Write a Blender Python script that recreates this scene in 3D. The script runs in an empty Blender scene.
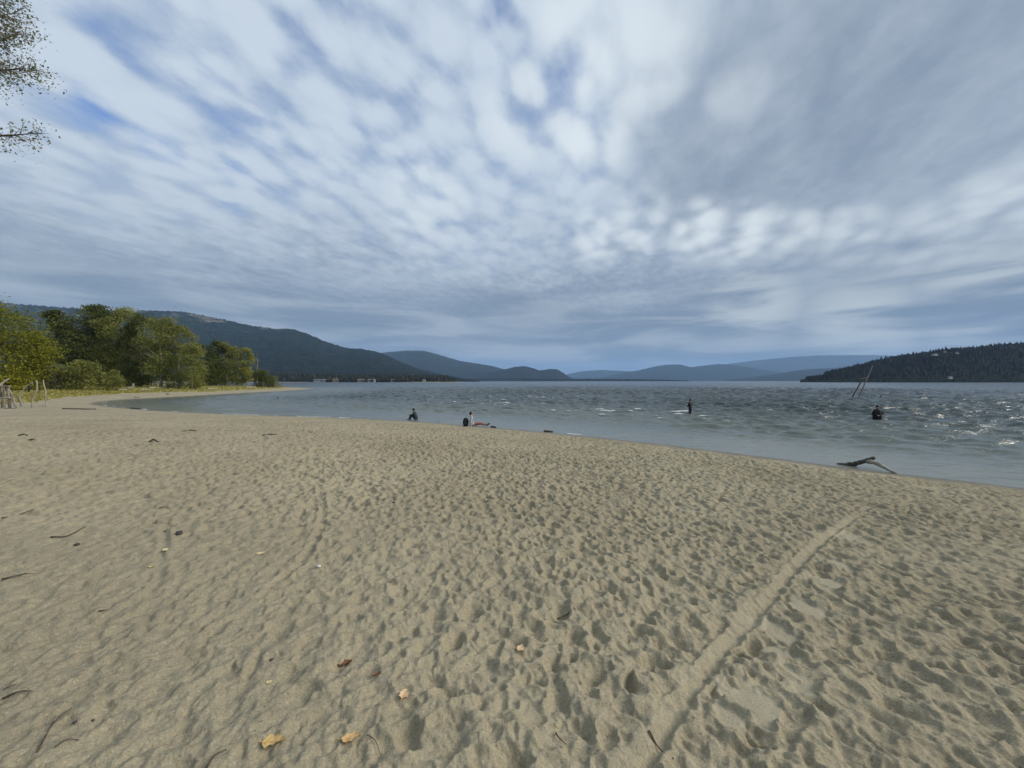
import bpy, bmesh, math, random
import numpy as np
from mathutils import Vector, Matrix

R = math.radians
random.seed(7)
rng = np.random.default_rng(11)
sc = bpy.context.scene
COL = sc.collection

# ------------------------------------------------------------------ camera constants
F, HOR, H = 390.0, 381.0, 2.8          # focal length in pixels, horizon row, eye height over the lake
SUN_AZ, SUN_EL = 97.0, 33.0            # clockwise from the view direction / above the horizon


# ------------------------------------------------------------------ small helpers
def smooth(a, b, x):
    t = np.clip((x - a) / (b - a), 0, 1)
    return t * t * (3 - 2 * t)


_lat = {}
def vnoise(x, y, seed=0):
    if seed not in _lat:
        _lat[seed] = np.random.default_rng(1000 + seed).random((256, 256)).astype(np.float32)
    L = _lat[seed]
    xi = np.floor(x).astype(np.int64); yi = np.floor(y).astype(np.int64)
    fx = (x - xi); fy = (y - yi)
    fx = fx * fx * (3 - 2 * fx); fy = fy * fy * (3 - 2 * fy)
    x0 = xi & 255; x1 = (xi + 1) & 255; y0 = yi & 255; y1 = (yi + 1) & 255
    return (L[x0, y0] * (1 - fx) * (1 - fy) + L[x1, y0] * fx * (1 - fy)
            + L[x0, y1] * (1 - fx) * fy + L[x1, y1] * fx * fy)


def fbm(x, y, octs=5, seed=0, rough=0.5):
    s = 0; a = 1; t = 0
    for o in range(octs):
        s = s + a * vnoise(x * 2 ** o, y * 2 ** o, seed + o); t += a; a *= rough
    return s / t


def tag(o, label=None, cat=None, group=None, kind=None):
    if label: o['label'] = label
    if cat: o['category'] = cat
    if group: o['group'] = group
    if kind: o['kind'] = kind
    return o


def empty(name, loc, label, cat, group=None, rz=0.0):
    o = bpy.data.objects.new(name, None); COL.objects.link(o)
    o.location = loc; o.rotation_euler = (0, 0, rz); o.empty_display_size = 0.3
    return tag(o, label, cat, group)


def mesh_np(name, V, Fc, mat=None, parent=None, smooth_=True, attrs=None):
    """V (n,3) floats, Fc (m,k) quads or tris of indices -> ONE mesh object."""
    V = np.asarray(V, np.float32); Fc = np.asarray(Fc, np.int32)
    me = bpy.data.meshes.new(name)
    n, (m, k) = len(V), Fc.shape
    me.vertices.add(n); me.vertices.foreach_set('co', V.ravel())
    me.loops.add(m * k); me.loops.foreach_set('vertex_index', Fc.ravel())
    me.polygons.add(m)
    me.polygons.foreach_set('loop_start', np.arange(0, m * k, k, dtype=np.int32))
    me.polygons.foreach_set('loop_total', np.full(m, k, np.int32))
    me.polygons.foreach_set('use_smooth', np.full(m, smooth_, bool))
    for nm, (dom, arr) in (attrs or {}).items():
        at = me.attributes.new(nm, 'FLOAT', dom); at.data.foreach_set('value', np.asarray(arr, np.float32).ravel())
    me.update(calc_edges=True); me.validate()
    o = bpy.data.objects.new(name, me); COL.objects.link(o)
    if mat: me.materials.append(mat)
    if parent: o.parent = parent
    return o


def grid_faces(nr, nc, wrap=False):
    i = np.arange(nr - 1)[:, None]; j = np.arange(nc if wrap else nc - 1)[None, :]
    j2 = (j + 1) % nc
    a = i * nc + j; b = i * nc + j2; c = (i + 1) * nc + j2; d = (i + 1) * nc + j
    return np.stack([a + 0 * b, b + 0 * a, c + 0 * a, d + 0 * b], -1).reshape(-1, 4)


class MB:
    """collects tubes, boxes and polygons for ONE mesh"""
    def __init__(s): s.v = []; s.f = []; s.m = []
    def add(s, vs, fs, mi=0):
        k = len(s.v); s.v += [tuple(p) for p in vs]; s.f += [tuple(i + k for i in f) for f in fs]; s.m += [mi] * len(fs)
    def tube(s, pts, rads, n=8, mi=0, wob=0.0, rnd=random):
        pts = [Vector(p) for p in pts]; rings = []
        for i, p in enumerate(pts):
            d = (pts[min(i + 1, len(pts) - 1)] - pts[max(i - 1, 0)]).normalized()
            u = d.orthogonal().normalized() if i == 0 else (pu - d * pu.dot(d)).normalized()
            pu = u; w = d.cross(u)
            rings.append([p + (u * math.cos(2 * math.pi * k / n) + w * math.sin(2 * math.pi * k / n)) * rads[i] * (1 + wob * rnd.uniform(-1, 1)) for k in range(n)])
        vs = [q for r in rings for q in r]; fs = []
        for i in range(len(pts) - 1):
            for k in range(n):
                a = i * n + k; b = i * n + (k + 1) % n
                fs.append((a, b, b + n, a + n))
        fs.append(tuple(range(n - 1, -1, -1))); fs.append(tuple((len(pts) - 1) * n + k for k in range(n)))
        s.add(vs, fs, mi)
    def box(s, c, d, rz=0.0, mi=0):
        cx, cy, cz = c; hx, hy, hz = d[0] / 2, d[1] / 2, d[2] / 2; co, si = math.cos(rz), math.sin(rz)
        vs = [(cx + x * co - y * si, cy + x * si + y * co, cz + z) for z in (-hz, hz) for x, y in ((-hx, -hy), (hx, -hy), (hx, hy), (-hx, hy))]
        s.add(vs, [(3, 2, 1, 0), (4, 5, 6, 7), (0, 1, 5, 4), (1, 2, 6, 5), (2, 3, 7, 6), (3, 0, 4, 7)], mi)
    def blob(s, c, r, n=10, m=7, mi=0, wob=0.12, rnd=random):
        ph = [rnd.uniform(0, 6.28) for _ in range(6)]; vs = [(c[0], c[1], c[2] - r[2])]; fs = []
        for i in range(1, m):
            th = math.pi * i / m - math.pi / 2
            for k in range(n):
                a = 2 * math.pi * k / n
                q = 1 + wob * (math.sin(2 * a + ph[0] + 3 * th) + .7 * math.sin(3 * a + ph[1] - 2 * th) + .5 * math.sin(5 * a + ph[2]))
                vs.append((c[0] + r[0] * q * math.cos(a) * math.cos(th), c[1] + r[1] * q * math.sin(a) * math.cos(th), c[2] + r[2] * q * math.sin(th)))
        vs.append((c[0], c[1], c[2] + r[2])); t = len(vs) - 1
        for k in range(n): fs.append((0, 1 + (k + 1) % n, 1 + k))
        for i in range(m - 2):
            for k in range(n):
                a = 1 + i * n + k; b = 1 + i * n + (k + 1) % n; fs.append((a, b, b + n, a + n))
        for k in range(n): fs.append((t, 1 + (m - 2) * n + k, 1 + (m - 2) * n + (k + 1) % n))
        s.add(vs, fs, mi)
    def build(s, name, mats, parent=None, sm=True):
        me = bpy.data.meshes.new(name); me.from_pydata(s.v, [], s.f)
        for mt in (mats if isinstance(mats, (list, tuple)) else [mats]): me.materials.append(mt)
        me.polygons.foreach_set('use_smooth', [sm] * len(s.f)); me.polygons.foreach_set('material_index', s.m)
        me.update(); me.validate()
        o = bpy.data.objects.new(name, me); COL.objects.link(o)
        if parent: o.parent = parent
        return o


# ------------------------------------------------------------------ material helper
class NT:
    def __init__(s, tree): s.t = tree; s.n = tree.nodes; s.l = tree.links
    def put(s, sock, v):
        if v is None: return
        if isinstance(v, bpy.types.NodeSocket): s.l.new(v, sock)
        elif isinstance(v, (tuple, list)) and sock.type == 'RGBA' and len(v) == 3: sock.default_value = (*v, 1)
        else: sock.default_value = v
    def node(s, typ, ins=None, **props):
        nd = s.n.new(typ)
        for k, v in props.items(): setattr(nd, k, v)
        for k, v in (ins or {}).items(): s.put(nd.inputs[k], v)
        return nd
    def math(s, op, a, b=None, c=None, clamp=False):
        nd = s.n.new('ShaderNodeMath'); nd.operation = op; nd.use_clamp = clamp
        for i, v in enumerate((a, b, c)):
            if v is not None: s.put(nd.inputs[i], v)
        return nd.outputs[0]
    def mix(s, f, a, b):
        nd = s.n.new('ShaderNodeMix'); nd.data_type = 'RGBA'
        s.put(nd.inputs[0], f); s.put(nd.inputs[6], a); s.put(nd.inputs[7], b); return nd.outputs[2]
    def rng(s, v, a, b, c=0.0, d=1.0, sm=True):
        nd = s.n.new('ShaderNodeMapRange'); nd.interpolation_type = 'SMOOTHSTEP' if sm else 'LINEAR'
        for i, q in enumerate((v, a, b, c, d)): s.put(nd.inputs[i], q)
        return nd.outputs[0]
    def noise(s, vec, scale, detail=4, rough=.5, dist=0.0, out=0):
        nd = s.n.new('ShaderNodeTexNoise')
        s.put(nd.inputs['Vector'], vec); s.put(nd.inputs['Scale'], scale); nd.inputs['Detail'].default_value = detail
        nd.inputs['Roughness'].default_value = rough; nd.inputs['Distortion'].default_value = dist
        return nd.outputs[out]
    def attr(s, name):
        nd = s.n.new('ShaderNodeAttribute'); nd.attribute_name = name; return nd.outputs['Fac']
    def bump(s, h, st, dist, normal=None):
        nd = s.n.new('ShaderNodeBump'); s.put(nd.inputs['Height'], h); nd.inputs['Strength'].default_value = st
        nd.inputs['Distance'].default_value = dist; s.put(nd.inputs['Normal'], normal); return nd.outputs[0]
    def pos(s): return s.n.new('ShaderNodeNewGeometry').outputs['Position']
    def obj(s): return s.n.new('ShaderNodeTexCoord').outputs['Object']


def new_mat(name):
    m = bpy.data.materials.new(name); m.use_nodes = True
    t = NT(m.node_tree); bs = m.node_tree.nodes['Principled BSDF']
    return m, t, bs


def mottled(name, c1, c2, scale=8, rough=.85, bump=.3, dist=.01, stretch=None, spec=.3):
    m, t, b = new_mat(name); v = t.obj()
    if stretch:
        mp = t.node('ShaderNodeMapping', {'Vector': v}); mp.inputs['Scale'].default_value = stretch; v = mp.outputs[0]
    n = t.noise(v, scale, 6, .6)
    t.put(b.inputs['Base Color'], t.mix(t.rng(n, .32, .68), c1, c2))
    b.inputs['Roughness'].default_value = rough; b.inputs['Specular IOR Level'].default_value = spec
    if bump: t.put(b.inputs['Normal'], t.bump(n, bump, dist))
    return m


M = {}
M['drift'] = mottled('weathered_wood', (.12, .105, .08), (.28, .25, .20), 9, stretch=(1, 1, .25))
M['drift_pale'] = mottled('bleached_wood', (.19, .17, .13), (.38, .35, .28), 7)
M['drift_dark'] = mottled('wet_dark_wood', (.035, .03, .025), (.10, .085, .065), 12)
M['pole'] = mottled('grey_wet_pole', (.12, .11, .10), (.24, .23, .21), 10)
M['twig_grey'] = mottled('grey_twig', (.12, .11, .09), (.24, .22, .18), 30, dist=.002)
M['twig'] = mottled('twig_bark', (.05, .04, .03), (.12, .095, .065), 40, dist=.002)
M['bark'] = mottled('grey_bark', (.07, .06, .045), (.17, .15, .12), 6)
M['bark_pale'] = mottled('pale_bark', (.25, .23, .18), (.42, .39, .32), 6)
M['stone'] = mottled('dark_stone', (.03, .03, .03), (.08, .075, .07), 30, dist=.003)
M['stone_pale'] = mottled('pale_stone', (.4, .38, .34), (.6, .57, .5), 30, dist=.003)
M['cloth_black'] = mottled('black_cloth', (.008, .010, .012), (.02, .023, .025), 14, rough=.8)
M['cloth_navy'] = mottled('dark_green_cloth', (.015, .025, .03), (.03, .045, .05), 14, rough=.85)
M['cloth_white'] = mottled('white_cloth', (.34, .34, .33), (.45, .45, .44), 14, rough=.9)
M['cloth_red'] = mottled('red_brown_cloth', (.16, .05, .04), (.24, .08, .06), 14, rough=.9)
M['skin'] = mottled('skin', (.42, .26, .19), (.5, .32, .24), 20, rough=.6, bump=.05)
M['hair'] = mottled('dark_hair', (.012, .010, .009), (.03, .024, .02), 60, rough=.6)
M['shoe'] = mottled('dark_shoe', (.02, .02, .02), (.05, .045, .04), 30, rough=.6)
M['house_white'] = mottled('white_wall', (.34, .34, .33), (.44, .44, .42), 2, bump=0)
M['house_beige'] = mottled('beige_wall', (.25, .21, .17), (.32, .28, .22), 2, bump=0)
M['roof_grey'] = mottled('grey_roof', (.10, .10, .11), (.18, .18, .19), 2, bump=0)
M['roof_brown'] = mottled('brown_roof', (.12, .08, .06), (.2, .14, .11), 2, bump=0)
M['glass'] = mottled('dark_window', (.02, .025, .03), (.05, .055, .06), 2, rough=.1, bump=0, spec=.6)


def foliage(name, c1, c2, c3=None):
    m, t, b = new_mat(name)
    f = t.attr('tint')
    col = t.mix(f, c1, c2)
    if c3: col = t.mix(t.rng(f, .86, .96), col, c3)
    t.put(b.inputs['Base Color'], col); b.inputs['Roughness'].default_value = .6
    b.inputs['Specular IOR Level'].default_value = .25
    tr = t.node('ShaderNodeBsdfTranslucent', {'Color': col})
    mx = t.node('ShaderNodeMixShader', {0: .32, 1: b.outputs[0], 2: tr.outputs[0]})
    t.l.new(mx.outputs[0], t.n['Material Output'].inputs[0])
    return m


M['leaf_yellow'] = foliage('yellow_green_leaves', (.11, .125, .012), (.29, .28, .028))
M['leaf_dark'] = foliage('dark_green_leaves', (.035, .050, .011), (.135, .15, .036))
M['leaf_olive'] = foliage('olive_leaves', (.115, .13, .03), (.29, .295, .075))
M['leaf_grey'] = foliage('grey_green_leaves', (.11, .12, .05), (.25, .26, .13))
M['leaf_gold'] = foliage('golden_leaves', (.19, .20, .035), (.37, .37, .085))
M['leaf_near'] = foliage('late_summer_leaves', (.12, .13, .08), (.25, .26, .16), (.33, .25, .17))
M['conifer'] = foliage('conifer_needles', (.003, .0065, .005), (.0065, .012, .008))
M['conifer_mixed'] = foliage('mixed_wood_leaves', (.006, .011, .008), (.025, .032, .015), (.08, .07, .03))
M['grass'] = foliage('dry_grass', (.20, .19, .045), (.38, .34, .11), (.3, .22, .09))

# ------------------------------------------------------------------ shore and terrain
def wpt(px, py):                      # a point of the waterline seen in the photo, on the lake plane z = 0
    d = H * F / (py - HOR); return ((px - 512) / F * d, d)


near_shore = [wpt(*p) for p in ((1024, 488), (900, 474), (850, 468), (750, 455), (650, 443), (560, 433.5), (480, 426.5), (400, 420.5),
                                (330, 417.5), (250, 415), (188, 412.5), (154, 410.5), (129, 408.5), (108, 406), (97, 404.2),
                                (106, 401.7), (129, 399.6), (168, 397.5), (207, 395.3), (246, 393), (285, 391), (312, 389))]
ctrl = [(3000, -6000), (400, -800), (60, -60), (34, -17), (24, -3.5), (18, 5)] + near_shore + \
       [(-72, 143), (-82, 150), (-110, 158), (-180, 210), (-270, 300), (-430, 520), (-570, 790), (-540, 850), (-300, 862), (-128, 850),
        (-108, 900), (-170, 1010), (-260, 1400), (-300, 1700), (-9000, 1800)]


def catmull(P, n):
    P = np.array(P, float); out = []
    for i in range(len(P) - 1):
        p0 = P[max(i - 1, 0)]; p1 = P[i]; p2 = P[i + 1]; p3 = P[min(i + 2, len(P) - 1)]
        # centripetal-like clamp of tangents keeps unequal spans from overshooting
        L = np.linalg.norm(p2 - p1)
        m1 = (p2 - p0); m1 = m1 / (np.linalg.norm(m1) + 1e-9) * min(L, np.linalg.norm(p1 - p0) if i else L)
        m2 = (p3 - p1); m2 = m2 / (np.linalg.norm(m2) + 1e-9) * min(L, np.linalg.norm(p3 - p2) if i < len(P) - 2 else L)
        for k in range(n):
            t = k / n
            out.append((2 * t**3 - 3 * t**2 + 1) * p1 + (t**3 - 2 * t**2 + t) * m1 + (-2 * t**3 + 3 * t**2) * p2 + (t**3 - t**2) * m2)
    out.append(P[-1]); return np.array(out)


shore = catmull(ctrl, 3)
poly = np.vstack([shore, [(-9000, -9000), (3000, -9000)]])


def inside(x, y, P):
    r = np.zeros(x.shape, bool); n = len(P)
    for i in range(n):
        x0, y0 = P[i]; x1, y1 = P[(i + 1) % n]
        if y0 == y1: continue
        c = ((y0 > y) != (y1 > y))
        r ^= c & (x < (x1 - x0) * (y - y0) / (y1 - y0) + x0)
    return r


def seg_dist(x, y, P):
    d = np.full(x.shape, 1e18)
    for i in range(len(P) - 1):
        ax, ay = P[i]; bx, by = P[i + 1]; ux, uy = bx - ax, by - ay; L = ux * ux + uy * uy + 1e-12
        t = np.clip(((x - ax) * ux + (y - ay) * uy) / L, 0, 1)
        d = np.minimum(d, (x - ax - t * ux) ** 2 + (y - ay - t * uy) ** 2)
    return np.sqrt(d)


def sdist(x, y):
    x = np.asarray(x, float); y = np.asarray(y, float)
    d = seg_dist(x, y, shore); return np.where(inside(x, y, poly), d, -d)


grass_poly = np.array([(-70, -400), (-46, 0), (-46, 26), (-50.5, 38), (-57, 46), (-63, 55), (-66, 62), (-67.5, 72), (-68, 90), (-70, 108),
                       (-75, 128), (-80, 140), (-90, 147), (-130, 155), (-200, 205), (-290, 290), (-460, 520), (-620, 790), (-9000, 1500), (-9000, -400)])


def base_z(s):
    z = np.where(s > 0, 1.45 * np.tanh(s * .075 / 1.45), 3.5 * np.tanh(s * .075 / 3.5))
    return z


def undul(x, y, s):
    """gentle swells of the beach, fading at the waterline"""
    return smooth(1.5, 9, s) * ((fbm(x * .16 + 40, y * .16, 3, 31) - .5) * .16 + (fbm(x * .6 + 7, y * .6, 2, 41) - .5) * .05)


def G(x, y):
    x = np.atleast_1d(np.asarray(x, float)); y = np.atleast_1d(np.asarray(y, float))
    s = sdist(x, y); return base_z(s) + undul(x, y, s)


def at(px, py):                       # where the line of sight through a photo pixel meets the beach
    u = (px - 512) / F; v = (HOR - py) / F
    D = np.exp(np.linspace(math.log(1.0), math.log(300), 1500))
    under = H + v * D < np.maximum(G(u * D, D), -.02); d = float(D[np.argmax(under)]) if under.any() else 300.0
    return Vector((u * d, d, float(ground_z(u * d, d))))


# ---- trampled sand: a height map with footprints stamped one over the other
X0, X1, Y0, Y1, ST = -28.0, 16.0, -2.2, 29.0, 0.0105
NX, NY = int((X1 - X0) / ST), int((Y1 - Y0) / ST)
hm = np.zeros((NX, NY), np.float32)
gx = (X0 + ST * np.arange(NX)).astype(np.float32); gy = (Y0 + ST * np.arange(NY)).astype(np.float32)


def calm_at(x, y):
    """how strongly the sand is trodden: calmer towards the near left, stronger on the right"""
    a = .50 + .52 * smooth(-2.2, 1.4, x + .10 * y - .2)
    a = np.maximum(a, 1.0 * smooth(3.2, 6, y) + .12 * smooth(7, 13, y))
    return a * (.62 + .7 * fbm(x * .45, y * .45, 3, 5))


def stamp(cx, cy, L, W, th, dep, rim, tilt=0.0, keep=.12):
    rr = int(max(L, W) * 1.75 / ST) + 2
    ix = int((cx - X0) / ST); iy = int((cy - Y0) / ST)
    a0, a1, b0, b1 = max(ix - rr, 0), min(ix + rr, NX), max(iy - rr, 0), min(iy + rr, NY)
    if a1 - a0 < 3 or b1 - b0 < 3: return
    X = gx[a0:a1, None] - cx; Y = gy[None, b0:b1] - cy
    c, s = math.cos(th), math.sin(th)
    p = (X * c + Y * s) / L; q = (-X * s + Y * c) / W
    q = q * (1 + .25 * p)                                    # a little narrower at the heel
    r = np.sqrt(p * p + q * q)
    sub = hm[a0:a1, b0:b1]
    m = float(sub[sub.shape[0] // 2, sub.shape[1] // 2])
    w = 1 - smooth(.80, 1.08, r)
    bowl = m * .45 - dep * (1 - .75 * r * r) + tilt * p * dep
    ring = rim * dep * np.exp(-((r - 1.2) / .2) ** 2) * (1 + .8 * p)
    sub[...] = sub * (1 - w * (1 - keep)) + bowl * w * (1 - keep) + ring


def stamps(n, lo, hi, dlo, dhi, rimhi, wlo=.36, whi=.72):
    X_ = rng.uniform(X0, X1, n); Y_ = Y0 + (Y1 - Y0) * rng.random(n); A_ = calm_at(X_, Y_)
    ok = (np.abs(X_) < 1.5 * Y_ + 3.0) & (rng.random(n) < .35 + .75 * A_)
    for x_, y_, a_ in zip(X_[ok], Y_[ok], A_[ok]):
        L = rng.uniform(lo, hi); W = L * rng.uniform(wlo, whi)
        th = rng.normal(1.97, .42) if rng.random() < .72 else rng.uniform(0, 3.14)
        stamp(x_, y_, L, W, th, a_ * rng.uniform(dlo, dhi), rng.uniform(.2, rimhi), rng.uniform(-.6, .6), .2)


# overlapping hollows with ridges between them (each hollow a shallow bowl; the lowest bowl wins)
n = 250000
X_ = rng.uniform(X0, X1, n); Y_ = Y0 + (Y1 - Y0) * rng.random(n)
ok = np.abs(X_) < 1.5 * Y_ + 3.0
for x_, y_ in zip(X_[ok], Y_[ok]):
    big = rng.random() < .30
    L = rng.uniform(.085, .14) if big else rng.uniform(.045, .09)
    W = L * rng.uniform(.42, .8); dep = W * rng.uniform(.30, .62)
    th = rng.normal(1.97, .45) if rng.random() < .7 else rng.uniform(0, 3.14)
    rr = int(L * 1.02 / ST) + 1; ix = int((x_ - X0) / ST); iy = int((y_ - Y0) / ST)
    if ix < rr or iy < rr or ix >= NX - rr or iy >= NY - rr: continue
    sl = (slice(ix - rr, ix + rr + 1), slice(iy - rr, iy + rr + 1)); X = gx[sl[0], None] - x_; Y = gy[None, sl[1]] - y_
    c, q_ = math.cos(th), math.sin(th); p = (X * c + Y * q_) / L; q = (-X * q_ + Y * c) / W
    np.minimum(hm[sl], dep * (p * p + q * q - 1 + .5 * rng.uniform(-1, 1) * p * (p * p - 1)), out=hm[sl])
for i0 in range(0, NX, 500): hm[i0:i0 + 500] *= 2.05 * calm_at(gx[i0:i0 + 500, None], gy[None, :]).astype(np.float32)
stamps(9000, .06, .11, .016, .036, .35)
stamps(20000, .025, .06, .012, .038, .45)
stamps(6500, .038, .075, .034, .062, .35, .45, .75)
crm = np.zeros(hm.shape, np.float16)


def gpix(px, py, z=1.0):
    d = (H - z) * F / (py - HOR); return ((px - 512) / F * d, d)


def near_line(pts):
    P = np.array(pts); lo = P.min(0) - .8; hi = P.max(0) + .8
    a0, a1 = [int(np.clip((v - X0) / ST, 0, NX)) for v in (lo[0], hi[0])]
    b0, b1 = [int(np.clip((v - Y0) / ST, 0, NY)) for v in (lo[1], hi[1])]
    X, Y = np.meshgrid(gx[a0:a1], gy[b0:b1], indexing='ij')
    best = np.full(X.shape, 9e9); sd = np.zeros(X.shape); along = np.zeros(X.shape); acc = 0
    for i in range(len(P) - 1):
        ax, ay = P[i]; ux, uy = P[i + 1] - P[i]; L = math.hypot(ux, uy)
        t = np.clip(((X - ax) * ux + (Y - ay) * uy) / (L * L), 0, 1)
        dx = X - ax - t * ux; dy = Y - ay - t * uy; d = dx * dx + dy * dy
        b = d < best; best[b] = d[b]; sd[b] = (np.sqrt(d) * np.sign(-(dx * uy - dy * ux)))[b]; along[b] = (acc + t * L)[b]; acc += L
    return (slice(a0, a1), slice(b0, b1)), X, Y, sd, along


# smoothed bare patches of hard sand to the right of the drag mark
def patch(px, py, rx, ry, lvl=-.046, ang=0.0):
    cx, cy = gpix(px, py, 1.02); rr = int(max(rx, ry) * 1.6 / ST) + 3
    ix = int((cx - X0) / ST); iy = int((cy - Y0) / ST)
    sl = (slice(max(ix - rr, 0), ix + rr), slice(max(iy - rr, 0), iy + rr)); X = gx[sl[0], None] - cx; Y = gy[None, sl[1]] - cy
    c, s = math.cos(ang), math.sin(ang)
    r = np.sqrt(((X * c + Y * s) / rx) ** 2 + ((-X * s + Y * c) / ry) ** 2)
    r = r + 1.5 * (fbm((X + cx) * 9, (Y + cy) * 9, 3, 61) - .5)
    w = (1 - smooth(.72, 1.0, r)); hm[sl] = hm[sl] * (1 - w) + lvl * w; crm[sl] = np.maximum(crm[sl], w * .6)


patches = [(752, 672, .17, .20), (735, 690, .10, .14), (800, 655, .10, .09), (790, 640, .09, .16), (778, 622, .10, .09), (768, 598, .13, .15), (808, 580, .13, .20),
           (826, 553, .16, .16), (838, 535, .12, .2), (850, 508, .22, .28), (720, 752, .10, .12), (705, 748, .08, .07), (788, 607, .12, .12)]
for p in patches: patch(*p)
for i in range(15):                                          # prints that cross the bare patches
    k = patches[int(rng.integers(len(patches)))]; cx, cy = gpix(k[0] + rng.uniform(-30, 30), k[1] + rng.uniform(-22, 22), 1.02)
    stamp(cx, cy, rng.uniform(.045, .08), rng.uniform(.03, .045), rng.uniform(.4, 1.8), rng.uniform(.012, .03), .35, rng.uniform(-.4, .4))

# the long drag mark (a low smooth bank with a groove on its right side)
drag = [gpix(*p, 1.02) for p in ((596, 806), (628, 760), (688, 668), (731, 614), (772, 569), (801, 534), (825, 511), (842, 499), (862, 485), (884, 469))]
drag = catmull(drag, 4)
sl, X, Y, sd, al = near_line(drag)
wv = sd + .006 * np.sin(al * 3.1) + .022 * (fbm(X * 6, Y * 6, 3, 66) - .5)
fade = 1 - smooth(al.max() - 3.6, al.max() - .3, al)
w = (1 - smooth(.072, .100, np.abs(wv + .002))) * fade
prof = np.interp(wv, [-.108, -.085, -.074, -.034, -.016, .060, .082, .11], [-.018, .000, -.004, -.054, -.054, -.012, -.006, -.018]) - .012
hm[sl] = hm[sl] * (1 - w * .92) + prof * w; crm[sl] = np.maximum(crm[sl], w * .15)  # mark also gets a little of the painted-in lightness of smooth sand


def furrow(pix, width, dep, z=1.0, rim=.35, keep=.5):
    P = catmull([gpix(*p, z) for p in pix], 4); sl, X, Y, sd, al = near_line(P)
    e = smooth(0, .15, al) * (1 - smooth(al.max() - .2, al.max() - .02, al))
    wv = sd + .35 * width * (fbm(X * 5, Y * 5, 2, 67) - .5)
    w = np.exp(-(wv / width) ** 2) * e
    hm[sl] = hm[sl] * (1 - w * keep) - dep * w + rim * dep * np.exp(-((np.abs(wv) - 1.9 * width) / (.6 * width)) ** 2) * e


furrow([(318, 478), (323, 505), (318, 530), (302, 556), (282, 574), (255, 590)], .036, .040, 1.0, .4, .85)
furrow([(166, 515), (160, 560), (152, 600), (140, 640)], .034, .026, 1.0, .4, .75)
furrow([(262, 640), (245, 680), (228, 712), (215, 742)], .03, .030, 1.0, .35, .7)
furrow([(480, 540), (505, 572), (560, 585), (600, 582)], .06, .034, 1.0, .35, .75)
furrow([(420, 640), (405, 660), (400, 690)], .03, .012)
furrow([(800, 680), (792, 712), (782, 750), (776, 790)], .03, .034)
furrow([(852, 540), (853, 570), (846, 590)], .03, .018)
furrow([(455, 655), (485, 668), (512, 700)], .04, .016)
for k in range(34):                                          # raked diagonal scuffs at the near left
    x0 = rng.uniform(0, 430); y0 = rng.uniform(600, 760); l = rng.uniform(20, 70)
    furrow([(x0, y0), (x0 - l * .28, y0 + l * .5), (x0 - l * .6, y0 + l)], rng.uniform(.008, .022), rng.uniform(.005, .014), keep=.25)

# soften and add the fine crumble
def blur(A, sig):
    k = int(3 * sig) + 1; t = np.arange(-k, k + 1); w = np.exp(-t * t / (2 * sig * sig)); w /= w.sum(); B = np.zeros_like(A)
    for i, ww in zip(t, w): B += ww * np.roll(A, i, 0)
    A = np.zeros_like(B)
    for i, ww in zip(t, w): A += ww * np.roll(B, i, 1)
    return A


for k in range(60000):                                        # small pocks and crumbled edges, near by
    y_ = Y0 + 10.5 * rng.random() ** .8; x_ = rng.uniform(-1, 1) * (1.4 * abs(y_) + 2.0)
    i_, j_ = int((x_ - X0) / ST), int((y_ - Y0) / ST)
    if 0 <= i_ < NX and 0 <= j_ < NY and crm[i_, j_] > .12: continue
    L = rng.uniform(.012, .032); stamp(x_, y_, L, L * rng.uniform(.5, .9), rng.uniform(0, 3.14), rng.uniform(.003, .011), rng.uniform(.3, .9), rng.uniform(-.6, .6), .75)
hm = blur(hm, .55)
nz = rng.standard_normal(hm.shape).astype(np.float32)
n1 = blur(nz, 1.1); n1 /= n1.std(); n2 = blur(nz[::-1, ::-1].copy(), 2.6); n2 /= n2.std(); n3 = blur(nz[:, ::-1].copy(), 6.0); n3 /= n3.std()
calm = np.zeros_like(hm)
for i0 in range(0, NX, 500): calm[i0:i0 + 500] = calm_at(gx[i0:i0 + 500, None], gy[None, :])
flat = np.ones_like(hm)
for k in patches:
    cx, cy = gpix(k[0], k[1], 1.02); a0 = int((cx - .4 - X0) / ST); b0 = int((cy - .4 - Y0) / ST); n_ = int(.8 / ST)
    X = gx[a0:a0 + n_, None] - cx; Y = gy[None, b0:b0 + n_] - cy
    flat[a0:a0 + n_, b0:b0 + n_] = np.minimum(flat[a0:a0 + n_, b0:b0 + n_], smooth(.6, 1.1, np.sqrt((X / k[2]) ** 2 + (Y / k[3]) ** 2)))
hm += (.25 + .75 * flat) * (.0028 * n1 + (.0040 + .0010 * calm) * n2 + .0030 * calm * n3 * flat)
del nz, n1, n2, n3


def sand_detail(x, y):
    x = np.asarray(x); y = np.asarray(y)
    wx = (fbm(x * 13, y * 13, 2, 141) - .5) * .055; wy = (fbm(x * 13 + 31, y * 13, 2, 151) - .5) * .055   # ragged outlines
    x = x + wx; y = y + wy
    fx = (np.asarray(x) - X0) / ST; fy = (np.asarray(y) - Y0) / ST
    ok = (fx > 1) & (fx < NX - 2) & (fy > 1) & (fy < NY - 2)
    fx = np.clip(fx, 1, NX - 3); fy = np.clip(fy, 1, NY - 3); i = fx.astype(int); j = fy.astype(int); a = fx - i; b = fy - j
    v = hm[i, j] * (1 - a) * (1 - b) + hm[i + 1, j] * a * (1 - b) + hm[i, j + 1] * (1 - a) * b + hm[i + 1, j + 1] * a * b
    return np.where(ok, v, 0.0)


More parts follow.
